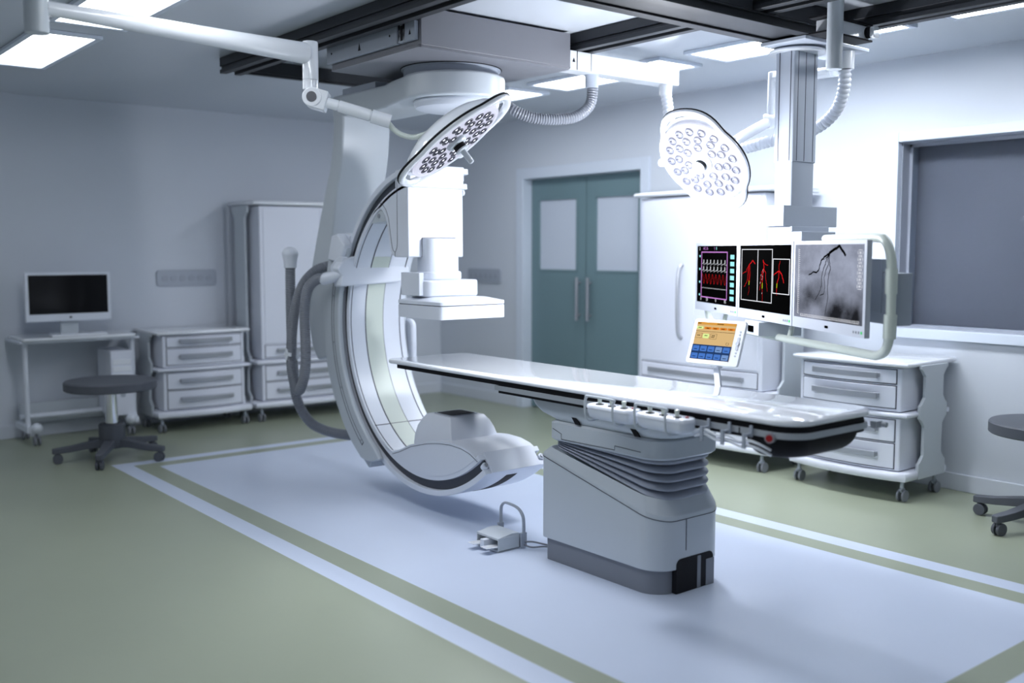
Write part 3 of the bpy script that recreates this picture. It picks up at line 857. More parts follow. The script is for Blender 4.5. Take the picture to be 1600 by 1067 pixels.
# ------------------------------------------------------------------ furniture: casters, carts, cabinets
def caster(x, y, parent, r=.038):
    st_ = MB().cyl((x, y, .072), (x, y, .125), .012, n=12)
    st_.prism([(y - .010, .06), (y + .03, .06), (y + .025, .085), (y - .012, .088), (y - .03, .08)], x - .008, x + .008, 'x')
    c = obj('caster', st_, M['greypaint'], parent, local=True, bevel=.002)
    wh = MB()
    for s in (-1, 1):
        wh.cyl((x + s * .010, y + .008, r), (x + s * .026, y + .008, r), r, n=24)
    obj('caster_wheel', wh, M['hose'], c, local=True, bevel=.004)
def bow_poly(w_, y0, y1, bow, n=10, r=0):
    pts = [(w_ - 2 * w_ * k / n, y1) for k in (0, n)]
    pts = [(w_, y1), (-w_, y1)]
    for k in range(n + 1):
        x = -w_ + 2 * w_ * k / n
        pts.append((x, y0 - bow * (1 - (x / w_) ** 2)))
    return pts
def bracket(z0, z1, waist_z):
    # side bracket outline in y-z; waist_z: list of (zlow, zhigh) waists
    L = []; 
    yA, yB = -.10, .225
    L.append((yA, z0)); 
    for lo, hi in waist_z:
        L += [(yA, lo), (yA + .02, lo + .012), (yA + .055, lo + .05), (yA + .055, hi - .05), (yA + .02, hi - .012), (yA, hi)]
    L += [(yA, z1), (yB + .01, z1)]
    for lo, hi in waist_z[::-1]:
        L += [(yB + .01, hi), (yB - .01, hi - .012), (yB - .045, hi - .05), (yB - .045, lo + .05), (yB - .01, lo + .012), (yB + .01, lo)]
    L.append((yB + .01, z0))
    return L
def drawer(w_, z0, z1, parent, y0, bow, hw=None, full=True):
    # front panel that follows the bow
    pts = []
    n = 10
    ww = w_ - .035
    outer = [(-ww + 2 * ww * k / n, y0 - .006 - bow * (1 - ((-ww + 2 * ww * k / n) / w_) ** 2)) for k in range(n + 1)]
    inner = [(x, y + .02) for x, y in outer][::-1]
    d = obj('drawer', MB().prism(outer + inner, z0, z1), M['cab'], parent, local=True, bevel=.003)
    g0 = .006
    o2 = [(-ww - g0 + 2 * (ww + g0) * k / n, y0 - .0015 - bow * (1 - ((-ww - g0 + 2 * (ww + g0) * k / n) / w_) ** 2)) for k in range(n + 1)]
    obj('drawer_gap', MB().prism(o2 + [(x, y + .01) for x, y in o2][::-1], z0 - g0, z1 + g0), M['seam'], d, local=True)
    hw = hw or .24
    zc = (z0 + z1) / 2 + .005
    hp_ = MB()
    n = 12
    fy = lambda x: y0 - bow * (1 - (x / w_) ** 2)
    o_ = [(-hw + 2 * hw * k / n, fy(-hw + 2 * hw * k / n) - .042) for k in range(n + 1)]
    i_ = [(x, y + .012) for x, y in o_][::-1]
    hp_.prism(o_ + i_, zc - .019, zc + .019)
    for x in (-hw + .012, hw - .012):
        hp_.box(x - .012, x + .012, fy(x) - .036, fy(x) + .002, zc - .014, zc + .014)
    obj('drawer_handle', hp_, M['metal'], d, local=True, bevel=.003)
def round_plate(w_, y0, y1, bow, z0, z1, rr=.012):
    b = []
    for z, o in ((z0, rr), (z0 + rr * .3, rr * .3), ((z0 + z1) / 2, 0), (z1 - rr * .3, rr * .3), (z1, rr)):
        b.append([(x, y, z) for x, y in bow_poly(w_ - o, y0 + o, y1 - o, bow)])
    return MB().loft(b)
def seam_lines(w_, y0, bow, zs):
    m_ = MB(); n = 10; ww = w_ - .03
    for z in zs:
        p = [(-ww + 2 * ww * k / n, y0 - .0008 - bow * (1 - ((-ww + 2 * ww * k / n) / w_) ** 2), z) for k in range(n + 1)]
        m_.tube(p, .0022, 6)
    return m_
def drawer_cart(label, loc, rz):
    t = thing('drawer_cart', label, 'cart', (0, 0, 0), 0, 'four-drawer hospital carts')
    w_, y0, y1, bow = .375, -.225, .24, .045
    body = MB()
    for z0, z1 in ((.195, .535), (.575, .855)):
        body.prism(bow_poly(w_, y0, y1, bow), z0, z1)
    obj('cart_body', body, M['cab'], t, local=True, bevel=.01)
    dark = MB()
    for z0, z1 in ((.365, .372), (.738, .745)):
        pass
    obj('cart_top', round_plate(.425, -.25, .36, .03, .862, .892), M['gloss'], t, local=True, angle=60)
    obj('middle_shelf', round_plate(.425, -.245, .20, .045, .540, .570), M['cab'], t, local=True, angle=60)
    obj('cart_base', round_plate(.435, -.25, .24, .06, .135, .190), M['cab'], t, local=True, angle=60)
    for z0, z1 in ((.757, .843), (.600, .738), (.385, .522), (.212, .368)):
        drawer(w_, z0, z1, t, y0, bow)
    for s in (-1, 1):
        x = s * .425
        obj('side_bracket', MB().prism(bracket(.135, .868, [(.235, .525), (.61, .845)]), x - .010 * s, x + .012 * s, 'x'), M['grey'], t, local=True, bevel=.004)
    m_ = MB().cyl((-.43, .26, .555), (.43, .26, .555), .018, n=12).cyl((-.43, .24, .165), (.43, .24, .165), .026, n=12)
    obj('cross_bar', m_, M['cab'], t, local=True)
    for x in (-.385, .385):
        for y in (-.20, .20): caster(x, y, t)
    t.location = loc; t.rotation_euler = (0, 0, rz)
    return t
cart = drawer_cart('white four-drawer cart on casters below the observation window', (-3.690, 6.085, 0), 0)
dup(cart, (-9.24 + .375, 3.47, 0), PI / 2, 'white four-drawer cart against the left wall between desk and tall cabinet')

def tall_cabinet(label, loc, rz, hside=-1):
    t = thing('tall_cabinet', label, 'cabinet', (0, 0, 0), 0, 'tall white hospital cabinets')
    w_, y0, y1, bow = .60, -.225, .24, .035
    b = MB().prism(bow_poly(w_, y0, y1, bow), .195, .535).prism(bow_poly(w_, y0, y1, bow), .585, 2.005)
    obj('cabinet_body', b, M['cab'], t, local=True, bevel=.012)
    obj('cabinet_top', round_plate(.66, -.25, .33, .03, 2.015, 2.050), M['gloss'], t, local=True, angle=60)
    obj('middle_shelf', round_plate(.655, -.245, .20, .04, .540, .580), M['cab'], t, local=True, angle=60)
    obj('cabinet_base', round_plate(.67, -.25, .24, .05, .135, .190), M['cab'], t, local=True, angle=60)
    for z0, z1 in ((.605, .715), (.385, .522), (.212, .368)):
        drawer(w_, z0, z1, t, y0, bow, hw=.46)
    for s in (-1, 1):
        n = 6; xs_ = [s * (.003 + (w_ - .038) * k / n) for k in range(n + 1)]
        outer = [(x, y0 - .006 - bow * (1 - (x / w_) ** 2)) for x in xs_]
        inner = [(x, y + .02) for x, y in outer][::-1]
        d = obj('cabinet_door', MB().prism(outer + inner, .735, 1.985), M['cab'], t, local=True, bevel=.004)
        if s == hside:
            hx = s * .12
            fy = y0 - bow
            hh = [(hx, fy - .012, .93), (hx, fy - .045, .96), (hx, fy - .058, 1.05), (hx, fy - .062, 1.21), (hx, fy - .058, 1.37), (hx, fy - .045, 1.46), (hx, fy - .012, 1.49)]
            obj('door_handle', MB().tube(catmull(hh, 6), .017, 12, sx=.8), M['metal'], d, local=True)
    for s in (-1, 1):
        x = s * .65
        obj('side_bracket', MB().prism(bracket(.135, 2.01, [(.235, .525), (.61, 1.95)]), x - .010 * s, x + .012 * s, 'x'), M['grey'], t, local=True, bevel=.004)
    for x in (-.60, .60):
        for y in (-.20, .20): caster(x, y, t)
    t.location = loc; t.rotation_euler = (0, 0, rz)
    return t
tall_cabinet('tall white two-door cabinet beside the teal double door, behind the table', (-4.99, 6.085, 0), 0, -1)
tall_cabinet('tall white cabinet against the left wall, partly hidden by the C-arm', (-9.24 + .375, 4.62, 0), PI / 2, 1)

# ------------------------------------------------------------------ desk, monitor, keyboard, computer
ds = thing('computer_desk', 'narrow white rolling desk against the left wall carrying a dark monitor', 'desk', (-8.95, 2.44, 0))
m = MB().prism(rrect(-9.20, -8.69, 1.99, 2.90, .03, 5), .862, .888)
obj('desk_top', m, M['gloss'], ds, bevel=.008, seg=3)
obj('top_edge', MB().box(-9.21, -8.72, 1.975, 2.93, .842, .862), M['white'], ds, bevel=.004)
for y in (2.03, 2.89):
    lg = catmull([(-8.80, y, .845), (-8.80, y, .60), (-8.80, y, .30), (-8.80, y, .20), (-8.78, y, .15)], 6)
    obj('desk_leg', MB().tube(lg, .020, 12).box(-9.14, -8.74, y - .02, y + .02, .11, .16), M['white'], ds)
obj('cross_bar', MB().cyl((-9.06, 2.03, .20), (-9.06, 2.89, .20), .024, n=12), M['white'], ds)
obj('rear_panel', MB().box(-9.17, -9.15, 2.05, 2.87, .13, .30), M['grey'], ds)
for y in (2.08, 2.84):
    obj('foot_cap', MB().sphere((-8.74, y, .145), .045, 10), M['white'], ds)
for x in (-8.75, -9.12):
    for y in (2.08, 2.84):
        c = MB()
        for s in (-1, 1): c.cyl((x, y + s * .010, .04), (x, y + s * .026, .04), .038, n=20)
        c.cyl((x, y, .06), (x, y, .12), .012, n=10)
        obj('caster', c, M['hose'], ds)
mo = thing('computer_monitor', 'switched-off widescreen computer monitor with white bezel on the desk', 'monitor', (-8.93, 2.42, .888))
m = MB().box(-8.925, -8.89, 2.07, 2.755, 1.005, 1.415)
sc = obj('monitor_case', m, M['white'], mo, bevel=.008)
obj('monitor_screen', MB().box(-8.891, -8.8885, 2.098, 2.728, 1.068, 1.392), M['screenoff'], sc)
obj('monitor_stand', MB().box(-8.96, -8.93, 2.35, 2.49, .893, 1.10).prism(rrect(-9.03, -8.83, 2.27, 2.57, .03), .889, .900), M['grey'], mo, bevel=.004)
obj('monitor_badge', MB().box(-8.8895, -8.888, 2.41, 2.43, 1.03, 1.045), M['seam'], sc)
kb = MB().prism(rrect(-8.82, -8.70, 2.22, 2.66, .01), .889, .905)
kt = obj('keyboard', kb, M['gloss'], bevel=.004)
tag(kt, 'slim white keyboard lying on the desk in front of the monitor', 'keyboard')
ky = MB()
for i in range(4):
    for j in range(15):
        ky.box(-8.812 + i * .027, -8.790 + i * .027, 2.228 + j * .0285, 2.252 + j * .0285, .905, .908)
obj('keyboard_keys', ky, M['white'], kt)
pc = thing('computer_tower', 'white computer tower under the right end of the desk', 'computer', (-8.93, 2.79, .165))
m = MB().box(-9.12, -8.75, 2.69, 2.875, .18, .742)
c_ = obj('tower_case', m, M['cab'], pc, bevel=.008)
m = MB().box(-8.752, -8.744, 2.705, 2.86, .50, .545).box(-8.752, -8.744, 2.705, 2.86, .56, .605).box(-8.752, -8.744, 2.705, 2.86, .62, .665)
obj('drive_cover', m, M['gloss'], c_, bevel=.003)
obj('power_button', MB().cyl((-8.752, 2.785, .36), (-8.742, 2.785, .36), .020, n=20), M['greypaint'], c_)
obj('tower_feet', MB().box(-9.08, -8.80, 2.70, 2.72, .160, .18).box(-9.08, -8.80, 2.845, 2.865, .160, .18), M['greypaint'], c_)

# ------------------------------------------------------------------ stools
stl = thing('stool', 'dark grey round stool on a five-star base in front of the computer desk', 'stool', (0, 0, 0), 0, 'dark grey rolling stools')
m = MB().lathe([(.001, .545), (.325, .545), (.333, .552), (.333, .605), (.325, .614), (.30, .617), (.001, .618)], (0, 0, 0), 56)
obj('seat', m, M['stool'], stl, local=True)
obj('gas_column', MB().cyl((0, 0, .26), (0, 0, .545), .048, .043, 28), M['chrome'], stl, local=True)
obj('column_hub', MB().lathe([(.001, .09), (.085, .095), (.095, .12), (.097, .272), (.090, .28), (.055, .282), (.055, .26)], (0, 0, 0), 36), M['stool'], stl, local=True)
for k in range(5):
    an = a(257 + 72 * k)
    R_ = Matrix.Rotation(an, 4, 'Z')
    lg = MB().loft([[(r_, -w1, zt - h_), (r_, w1, zt - h_), (r_, w1, zt), (r_, -w1, zt)] for r_, w1, zt, h_ in ((.06, .040, .165, .065), (.15, .036, .155, .055), (.30, .030, .128, .045), (.40, .027, .118, .042), (.425, .020, .116, .040))]).move(R_)
    lgo = obj('base_leg', lg, M['stool'], stl, local=True, bevel=.006)
    cs_ = MB().cyl((.39, 0, .05), (.39, 0, .082), .016, n=12)
    cs_.cyl((.385, -.026, .036), (.385, -.006, .036), .036, n=20).cyl((.385, .006, .036), (.385, .026, .036), .036, n=20)
    obj('caster', cs_.move(R_), M['stool'], lgo, local=True, bevel=.004)
stl.location = (-7.815, 2.395, 0)
dup(stl, (-2.45, 5.975, 0), math.radians(-3), 'dark grey round stool at the right edge below the observation window')

# ------------------------------------------------------------------ wall sockets
def socket_panel(loc, rz, label):
    t = thing('socket_panel', label, 'socket', loc, rz, 'wall socket panels')
    b = obj('panel_plate', MB().prism(rrect(-.285, .285, -.075, .075, .03), -.016, .0, 'y'), M['greypaint'], t, local=True, bevel=.004)
    for k in range(6):
        obj('socket', MB().cyl((-.21 + k * .084, -.022, 0), (-.21 + k * .084, -.014, 0), .030, n=20), M['bellow'], b, local=True)
    return t
socket_panel((-9.24, 3.56, 1.34), PI / 2, 'horizontal grey wall panel of sockets above the cart on the left wall')
socket_panel((-8.42, 6.461, 1.33), 0, 'horizontal grey wall panel of sockets between the room corner and the teal door')

# ------------------------------------------------------------------ monitor boom
mbm = thing('monitor_boom', 'ceiling-hung grey column with black beams and a tubular monitor frame', 'monitor mount', (-3.35, 4.70, 2.9))
m = MB()
for x in (-3.495, -3.255):
    m.box(x - .035, x + .035, 2.2, 4.93, 2.740, 2.749).box(x - .012, x + .012, 2.2, 4.93, 2.749, 2.786).box(x - .035, x + .035, 2.2, 4.93, 2.786, 2.794)
m.box(-3.48, -3.27, 2.2, 4.93, 2.752, 2.762)
for ya, yb in ((2.995, 4.16), (4.345, 4.93)):
    m.box(-3.53, -3.46, ya, yb, 2.7945, 2.895).box(-3.29, -3.22, ya, yb, 2.7945, 2.895)
bmz = obj('bridge_beam', m, M['dark'], mbm, bevel=.002)
m = MB().box(-3.53, -3.235, 4.63, 5.24, 2.718, 2.738)
obj('carriage_plate', m, M['greypaint'], mbm, bevel=.003)
m = MB().box(-3.12, -3.03, 4.55, 4.90, 2.71, 2.78)
tr = obj('cable_trolley', m, M['gloss'], mbm, bevel=.006)
m = MB().box(-3.13, -3.02, 4.50, 4.92, 2.70, 2.71).box(-3.13, -3.02, 4.50, 4.92, 2.78, 2.79).cyl((-3.03, 4.88, 2.745), (-3.01, 4.88, 2.745), .03, n=16)
obj('trolley_bracket', m, M['black'], tr, bevel=.002)
obj('trolley_knob', MB().prism(rrect(4.87, 4.925, 2.715, 2.775, .015), -3.01, -2.985, 'x'), M['gloss'], tr, bevel=.003)
obj('hose_sleeve', MB().cyl((-3.30, 5.12, 2.72), (-3.30, 5.12, 2.62), .044, .041, 24), M['gloss'], mbm)
CLX, CLY = -3.44, 4.848
def col_poly(o):
    return rrect(-3.508 + o, -3.372 - o, 4.735 + o, 4.960 - o, .02, 2)
# orientation of the monitor row in plan
RD = Vector((-.859, .512, 0)).normalized()      # towards the far monitor
RN = Vector((.512, .859, 0)).normalized()       # behind the monitors
m = MB().prism(col_poly(0), 2.09, 2.72)
cl = obj('column', m, M['greypaint'], mbm, bevel=.003)
obj('column_inner', MB().prism(col_poly(.006), 1.845, 2.095), M['greypaint'], cl, bevel=.003)
sm = MB()
for x in (-3.475, -3.40): sm.box(x, x + .005, 4.7335, 4.7355, 2.095, 2.715)
for y in (4.765, 4.835, 4.915): sm.box(-3.3725, -3.3705, y, y + .004, 2.095, 2.715)
obj('column_groove', sm, M['seam'], cl)
obj('column_flange', MB().lathe([(.155, 0), (.158, .008), (.155, .016), (.10, .018)], (CLX, CLY, 2.690), 48), M['gloss'], mbm)
obj('column_collar', MB().lathe([(.125, 0), (.125, .03)], (CLX, CLY, 2.700), 32), M['greypaint'], mbm)
def obox(c, u0, u1, v0, v1, z0, z1):
    # box oriented with the monitor row: u along row (to the far end), v behind
    C_ = Vector((c[0], c[1], 0))
    P = [C_ + RD * u + RN * v for u, v in ((u0, v0), (u1, v0), (u1, v1), (u0, v1))]
    return MB().prism([(p.x, p.y) for p in P], z0, z1)
obj('support_block', MB().box(-3.53, -3.378, 4.672, 5.185, 1.732, 1.848), M['greypaint'], mbm, bevel=.003)
obj('support_block_lower', MB().box(-3.50, -3.276, 4.70, 5.02, 1.50, 1.702).box(-3.50, -3.34, 4.70, 5.05, 1.702, 1.732), M['greypaint'], mbm, bevel=.003)
# row geometry: near end E0, far end E1
E0 = Vector((-2.415, 3.955, 0)); E1 = Vector((-4.372, 5.113, 0))
RD = (E1 - E0).normalized(); RN = Vector((-RD.y, RD.x, 0))
if RN.y < 0: RN = -RN
Lr = (E1 - E0).length
# back beam
def rowbox(u0, u1, v0, v1, z0, z1):
    P = [E0 + RD * u + RN * v for u, v in ((u0, v0), (u1, v0), (u1, v1), (u0, v1))]
    return MB().prism([(p.x, p.y) for p in P], z0, z1)
obj('mounting_beam', rowbox(.10, Lr - .1, .12, .16, 1.32, 1.56), M['greypaint'], mbm, bevel=.003)
obj('mounting_box', rowbox(.78, 1.45, .16, .34, 1.30, 1.56), M['greypaint'], mbm, bevel=.004)
obj('rear_housing', rowbox(-.02, .40, .125, .20, 1.27, 1.50), M['greypaint'], mbm, bevel=.004)
# tubular frame around the row
V0 = .09
def rp(u, v, z):
    p = E0 + RD * u + RN * v
    return (p.x, p.y, z)
ft = [rp(.6, V0, 1.655), rp(.2, V0, 1.655), rp(.09, V0, 1.655), rp(.03, V0, 1.645), rp(-.015, V0, 1.60), rp(-.035, V0, 1.53), rp(-.04, V0, 1.40), rp(-.04, V0, 1.28), rp(-.035, V0, 1.22), rp(-.005, V0, 1.16), rp(.06, V0, 1.132), rp(.15, V0, 1.128), rp(.6, V0, 1.124), rp(1.2, V0, 1.120), rp(2.0, V0, 1.120), rp(2.17, V0, 1.125), rp(2.27, V0, 1.16), rp(2.30, V0, 1.25), rp(2.30, V0, 1.45), rp(2.27, V0, 1.60), rp(2.18, V0, 1.65), rp(2.0, V0, 1.655), rp(1.5, V0, 1.655)]
obj('tube_frame', MB().tube(catmull(ft, 5), .021, 16), M['cream'], mbm)
obj('tube_grip', MB().cyl(rp(-.038, V0, 1.41), rp(-.037, V0, 1.52), .026, n=20), M['cream'], mbm)
obj('tube_grip', MB().cyl(rp(-.036, V0, 1.215), rp(-.040, V0, 1.32), .028, n=20), M['cream'], mbm)
for u in (1.0, 2.0):
    obj('frame_post', MB().cyl(rp(u, V0, 1.12), rp(u, .14, 1.34), .014, n=12), M['cream'], mbm)
# small box with a display hanging under the middle monitor
m = rowbox(1.13, 1.33, -.03, .22, 1.128, 1.205)
sb = obj('sensor_box', m, M['grey'], mbm, bevel=.003)
obj('sensor_display', rowbox(1.20, 1.28, -.0325, -.0305, 1.145, 1.180), M['lcd'], sb)

# ------------------------------------------------------------------ display monitors
def text_mesh(s, size):
    cu = bpy.data.curves.new('t', 'FONT'); cu.body = s; cu.size = size; cu.align_x = 'LEFT'
    ob = bpy.data.objects.new('t', cu); COL.objects.link(ob)
    bpy.context.view_layer.update()
    dg = bpy.context.evaluated_depsgraph_get()
    me_ = bpy.data.meshes.new_from_object(ob.evaluated_get(dg))
    vs = [tuple(v.co) for v in me_.vertices]; fs = [tuple(p.vertices) for p in me_.polygons]
    bpy.data.objects.remove(ob); bpy.data.curves.remove(cu)
    return vs, fs
MW = Lr / 3 - .006
MH = .432
def screen_frame(idx):
    # local frame: x to the viewer's right, z up, y away from viewer; origin lower-left corner of monitor front
    o = E0 + RD * (Lr / 3 * (3 - idx)) + Vector((0, 0, 1.213))
    Mx = Matrix.Identity(4)
    for r_ in range(3):
        Mx[r_][0] = -RD[r_]; Mx[r_][1] = RN[r_]; Mx[r_][2] = (0, 0, 1)[r_]; Mx[r_][3] = o[r_]
    return Mx
def flat(g, pts_or, y=-.0035):
    return g
def quad(g, x0, x1, z0, z1, y=-.003, t=.0006):
    g.box(x0, x1, y, y + t, z0, z1)
def ribbon(g, pts, wd, y=-.003, taper=None):
    wd = wd * .60
    n = len(pts); L = []; R_ = []
    for i, (x, z) in enumerate(pts):
        ax, az = pts[max(i - 1, 0)]; bx, bz = pts[min(i + 1, n - 1)]
        dx, dz = bx - ax, bz - az; l = math.hypot(dx, dz) or 1
        w2 = wd / 2 * (1 if taper is None else 1 + (taper - 1) * i / (n - 1))
        L.append((x - dz / l * w2, y, z + dx / l * w2)); R_.append((x + dz / l * w2, y, z - dx / l * w2))
    vs = L + R_
    g.add(vs, [(i, i + 1, n + i + 1, n + i) for i in range(n - 1)])
# normalised screen coordinates helper
def SX(u): return .022 + u * (MW - .044)
def SZ(v): return .060 + v * (MH - .080)
def wig(pts, amp, seed, n=5):
    rnd = random.Random(seed); out = []
    for (x0, z0), (x1, z1) in zip(pts, pts[1:]):
        for k in range(n):
            t = k / n
            out.append((x0 + (x1 - x0) * t + rnd.uniform(-amp, amp), z0 + (z1 - z0) * t + rnd.uniform(-amp, amp) * .6))
    out.append(pts[-1])
    return out
xray = bpy.data.materials.new('xray_image')
xray.use_nodes = True
nt = xray.node_tree; nt.nodes.clear()
out = nt.nodes.new('ShaderNodeOutputMaterial'); e_ = nt.nodes.new('ShaderNodeEmission')
nt.links.new(e_.outputs[0], out.inputs[0])
geo = nt.nodes.new('ShaderNodeTexCoord')
def math_n(op, a_, b_=None, c_=None):
    n_ = nt.nodes.new('ShaderNodeMath'); n_.operation = op
    for i, v in enumerate((a_, b_, c_)):
        if v is None: continue
        if isinstance(v, (int, float)): n_.inputs[i].default_value = v
        else: nt.links.new(v, n_.inputs[i])
    return n_.outputs[0]
sep = nt.nodes.new('ShaderNodeSeparateXYZ'); nt.links.new(geo.outputs['Generated'], sep.inputs[0])
gu, gv = sep.outputs[0], sep.outputs[2]
nz = nt.nodes.new('ShaderNodeTexNoise'); nz.inputs['Scale'].default_value = 4.5; nz.inputs['Detail'].default_value = 8
nt.links.new(geo.outputs['Generated'], nz.inputs['Vector'])
nz2 = nt.nodes.new('ShaderNodeTexNoise'); nz2.inputs['Scale'].default_value = 120; nz2.inputs['Detail'].default_value = 2
nt.links.new(geo.outputs['Generated'], nz2.inputs['Vector'])
def blob(u, v, ru, rv, soft, power=1.0):
    du = math_n('DIVIDE', math_n('SUBTRACT', gu, u), ru); dv = math_n('DIVIDE', math_n('SUBTRACT', gv, v), rv)
    d = math_n('SQRT', math_n('ADD', math_n('MULTIPLY', du, du), math_n('MULTIPLY', dv, dv)))
    mr = nt.nodes.new('ShaderNodeMapRange'); mr.interpolation_type = 'SMOOTHSTEP'
    nt.links.new(d, mr.inputs[0]); mr.inputs[1].default_value = 1 - soft; mr.inputs[2].default_value = 1 + soft
    mr.inputs[3].default_value = power; mr.inputs[4].default_value = 0
    return mr.outputs[0]
val = math_n('ADD', math_n('MULTIPLY', nz.outputs['Fac'], .26), .10)
val = math_n('ADD', val, math_n('MULTIPLY', math_n('SUBTRACT', nz2.outputs['Fac'], .5), .10))
for bl_ in ((.72, .06, .24, .24, .5, .16), (.34, .36, .15, .16, .6, .12), (.55, .25, .42, .36, .12, .035), (.12, .25, .14, .2, .5, .08), (.30, .62, .26, .035, .5, .05), (1.0, .05, .12, .45, .4, .08)):
    val = math_n('SUBTRACT', val, blob(*bl_))
val = math_n('ADD', val, blob(.45, .62, .35, .3, .8, .05))
val = math_n('MAXIMUM', val, .012)
cmb = nt.nodes.new('ShaderNodeCombineXYZ')
nt.links.new(math_n('MULTIPLY', val, .84), cmb.inputs[0]); nt.links.new(math_n('MULTIPLY', val, .92), cmb.inputs[1]); nt.links.new(math_n('MULTIPLY', val, 1.18), cmb.inputs[2])
nt.links.new(cmb.outputs[0], e_.inputs[0]); e_.inputs[1].default_value = 1.25

mon_labels = ['far left wide monitor of the row showing heart waveforms on black',
              'middle wide monitor of the row showing three red vessel images on black',
              'right wide monitor of the row showing a grey X-ray with dark arteries']
for idx in range(3):
    Mx = screen_frame(idx)
    o = Mx.translation
    t = thing('display_monitor', mon_labels[idx], 'monitor', (o.x, o.y, o.z), 0, 'monitors in the suspended row')
    def put(name, mb, m_, par, **k):
        return obj(name, mb.move(Mx), m_, par, **k)
    bez = MB()
    bez.box(.003, MW, 0, .022, 0, MH)
    c_ = put('monitor_case', bez, M['bezel'], t, bevel=.004)
    lip = MB().box(.003, MW, -.004, .0, 0, .052).box(.003, MW, -.004, 0, MH - .018, MH).box(.003, .022, -.004, 0, .052, MH - .018).box(MW - .022, MW, -.004, 0, .052, MH - .018)
    put('monitor_bezel', lip, M['bezel'], c_)
    base = M['lcd'] if idx < 2 else xray
    put('monitor_screen', MB().box(.022, MW - .022, -.0015, 0, .052, MH - .018), base, c_)
    put('monitor_badge', MB().prism(rrect(MW * .49, MW * .535, .018, .030, .004, 3), -.006, -.004, 'y'), M['lcd'], c_)
    bt = MB()
    for k in range(3): bt.prism(rrect(MW * .86 + k * .024, MW * .86 + k * .024 + .010, .016, .028, .003, 3), -.0055, -.004, 'y')
    put('monitor_button', bt, M['plinth'], c_)
    put('power_light', MB().prism(rrect(MW * .86 + .072, MW * .86 + .084, .016, .028, .003, 3), -.0055, -.004, 'y'), M['green_led'], c_)
    if idx == 0:
        g = MB(); bx0, bx1, bz0, bz1 = SX(.12), SX(.78), SZ(.07), SZ(.90)
        q = .007
        quad(g, bx0, bx1, bz0, bz0 + q * .8); quad(g, bx0, bx1, bz1 - q * .8, bz1); quad(g, bx0, bx0 + q, bz0, bz1); quad(g, bx1 - q, bx1, bz0, bz1)
        put('chart_border', g, M['e_mag'], c_)
        g = MB()
        for k in range(7):
            z = SZ(.775 - k * .118); quad(g, SX(.85), SX(.94), z, z + .026)
        for k in range(4):
            z = SZ(.80 - k * .235); quad(g, SX(.065), SX(.095), z, z + .012)
        put('icon', g, M['e_cyan'], c_)
        g = MB()
        for base_v in (.68, .56):
            p = []
            for k in range(7):
                x = .14 + k * .09
                p += [(SX(x), SZ(base_v)), (SX(x + .012), SZ(base_v + .012)), (SX(x + .022), SZ(base_v)), (SX(x + .035), SZ(base_v + .02)), (SX(x + .046), SZ(base_v - .025)), (SX(x + .064), SZ(base_v - .005))]
            p.append((SX(.77), SZ(base_v - .01)))
            ribbon(g, p, .0036)
            for k in range(7):
                x = SX(.178 + k * .09); quad(g, x, x + .008, SZ(base_v + .01), SZ(base_v + .075))
        p = [(SX(.14 + .635 * k / 60), SZ(.245 + .006 * math.sin(k * 1.9) + .003 * math.sin(k * 5.1))) for k in range(61)]
        ribbon(g, p, .003)
        put('ecg_trace', g, M['e_white'], c_)
        g = MB()
        p = [(SX(.14 + .635 * k / 240), SZ(.41 + .085 * math.sin(2 * PI * 7.2 * k / 240 + .6))) for k in range(241)]
        ribbon(g, p, .0045)
        put('pressure_trace', g, M['e_red'], c_)
        for s_, x, z, sz_, mm in (('2', SX(.065), SZ(.93), .026, 'e_white'), ('HC 10', SX(.17), SZ(.935), .024, 'e_mag'), ('1', SX(.45), SZ(.935), .024, 'e_mag'), ('8', SX(.50), SZ(.935), .024, 'e_cyan'), ('0', SX(.11), SZ(.015), .026, 'e_white'), ('23', SX(.26), SZ(.015), .026, 'e_white'), ('0', SX(.50), SZ(.015), .026, 'e_white'), ('85', SX(.72), SZ(.015), .026, 'e_white')):
            vs, fs = text_mesh(s_, sz_)
            g = MB().add([(x + v[0] * 1.35, -.0035, z + v[1]) for v in vs], fs)
            put('readout', g, M[mm], c_)
    if idx == 1:
        g = MB()
        def outl(x0, x1, z0, z1, q=.006):
            quad(g, x0, x1, z0, z0 + q * .7); quad(g, x0, x1, z1 - q * .7, z1); quad(g, x0, x0 + q, z0, z1); quad(g, x1 - q, x1, z0, z1)
        outl(SX(.035), SX(.38), SZ(.115), SZ(.945)); outl(SX(.372), SX(.66), SZ(.115), SZ(.945)); outl(SX(.67), SX(.975), SZ(.27), SZ(.80))
        put('image_frame', g, M['e_white'], c_)
        V = lambda L_: [(SX(u), SZ(v)) for u, v in L_]
        red = MB(); dk = MB(); ye = MB(); wt = MB()
        ribbon(red, wig(V([(.20, .69), (.24, .73), (.275, .765), (.30, .74), (.325, .71)]), .003, 1), .011)
        ribbon(red, wig(V([(.20, .69), (.15, .62), (.14, .58), (.08, .56), (.06, .535)]), .003, 2), .007, taper=.5)
        ribbon(red, wig(V([(.20, .69), (.175, .56), (.17, .46), (.15, .40), (.10, .33)]), .003, 3), .010, taper=.5)
        ribbon(red, wig(V([(.205, .69), (.20, .60), (.205, .50), (.19, .42)]), .003, 4), .010, taper=.8)
        ribbon(dk, wig(V([(.215, .68), (.225, .55), (.215, .42)]), .003, 5), .009)
        ribbon(dk, wig(V([(.205, .34), (.21, .28), (.18, .20)]), .003, 6), .008, taper=.4)
        ribbon(ye, wig(V([(.205, .44), (.205, .37)]), .002, 7), .014)
        ribbon(red, wig(V([(.485, .77), (.50, .72), (.505, .66), (.50, .62)]), .004, 8), .016, taper=.8)
        ribbon(red, wig(V([(.505, .73), (.54, .705), (.58, .695)]), .003, 9), .006)
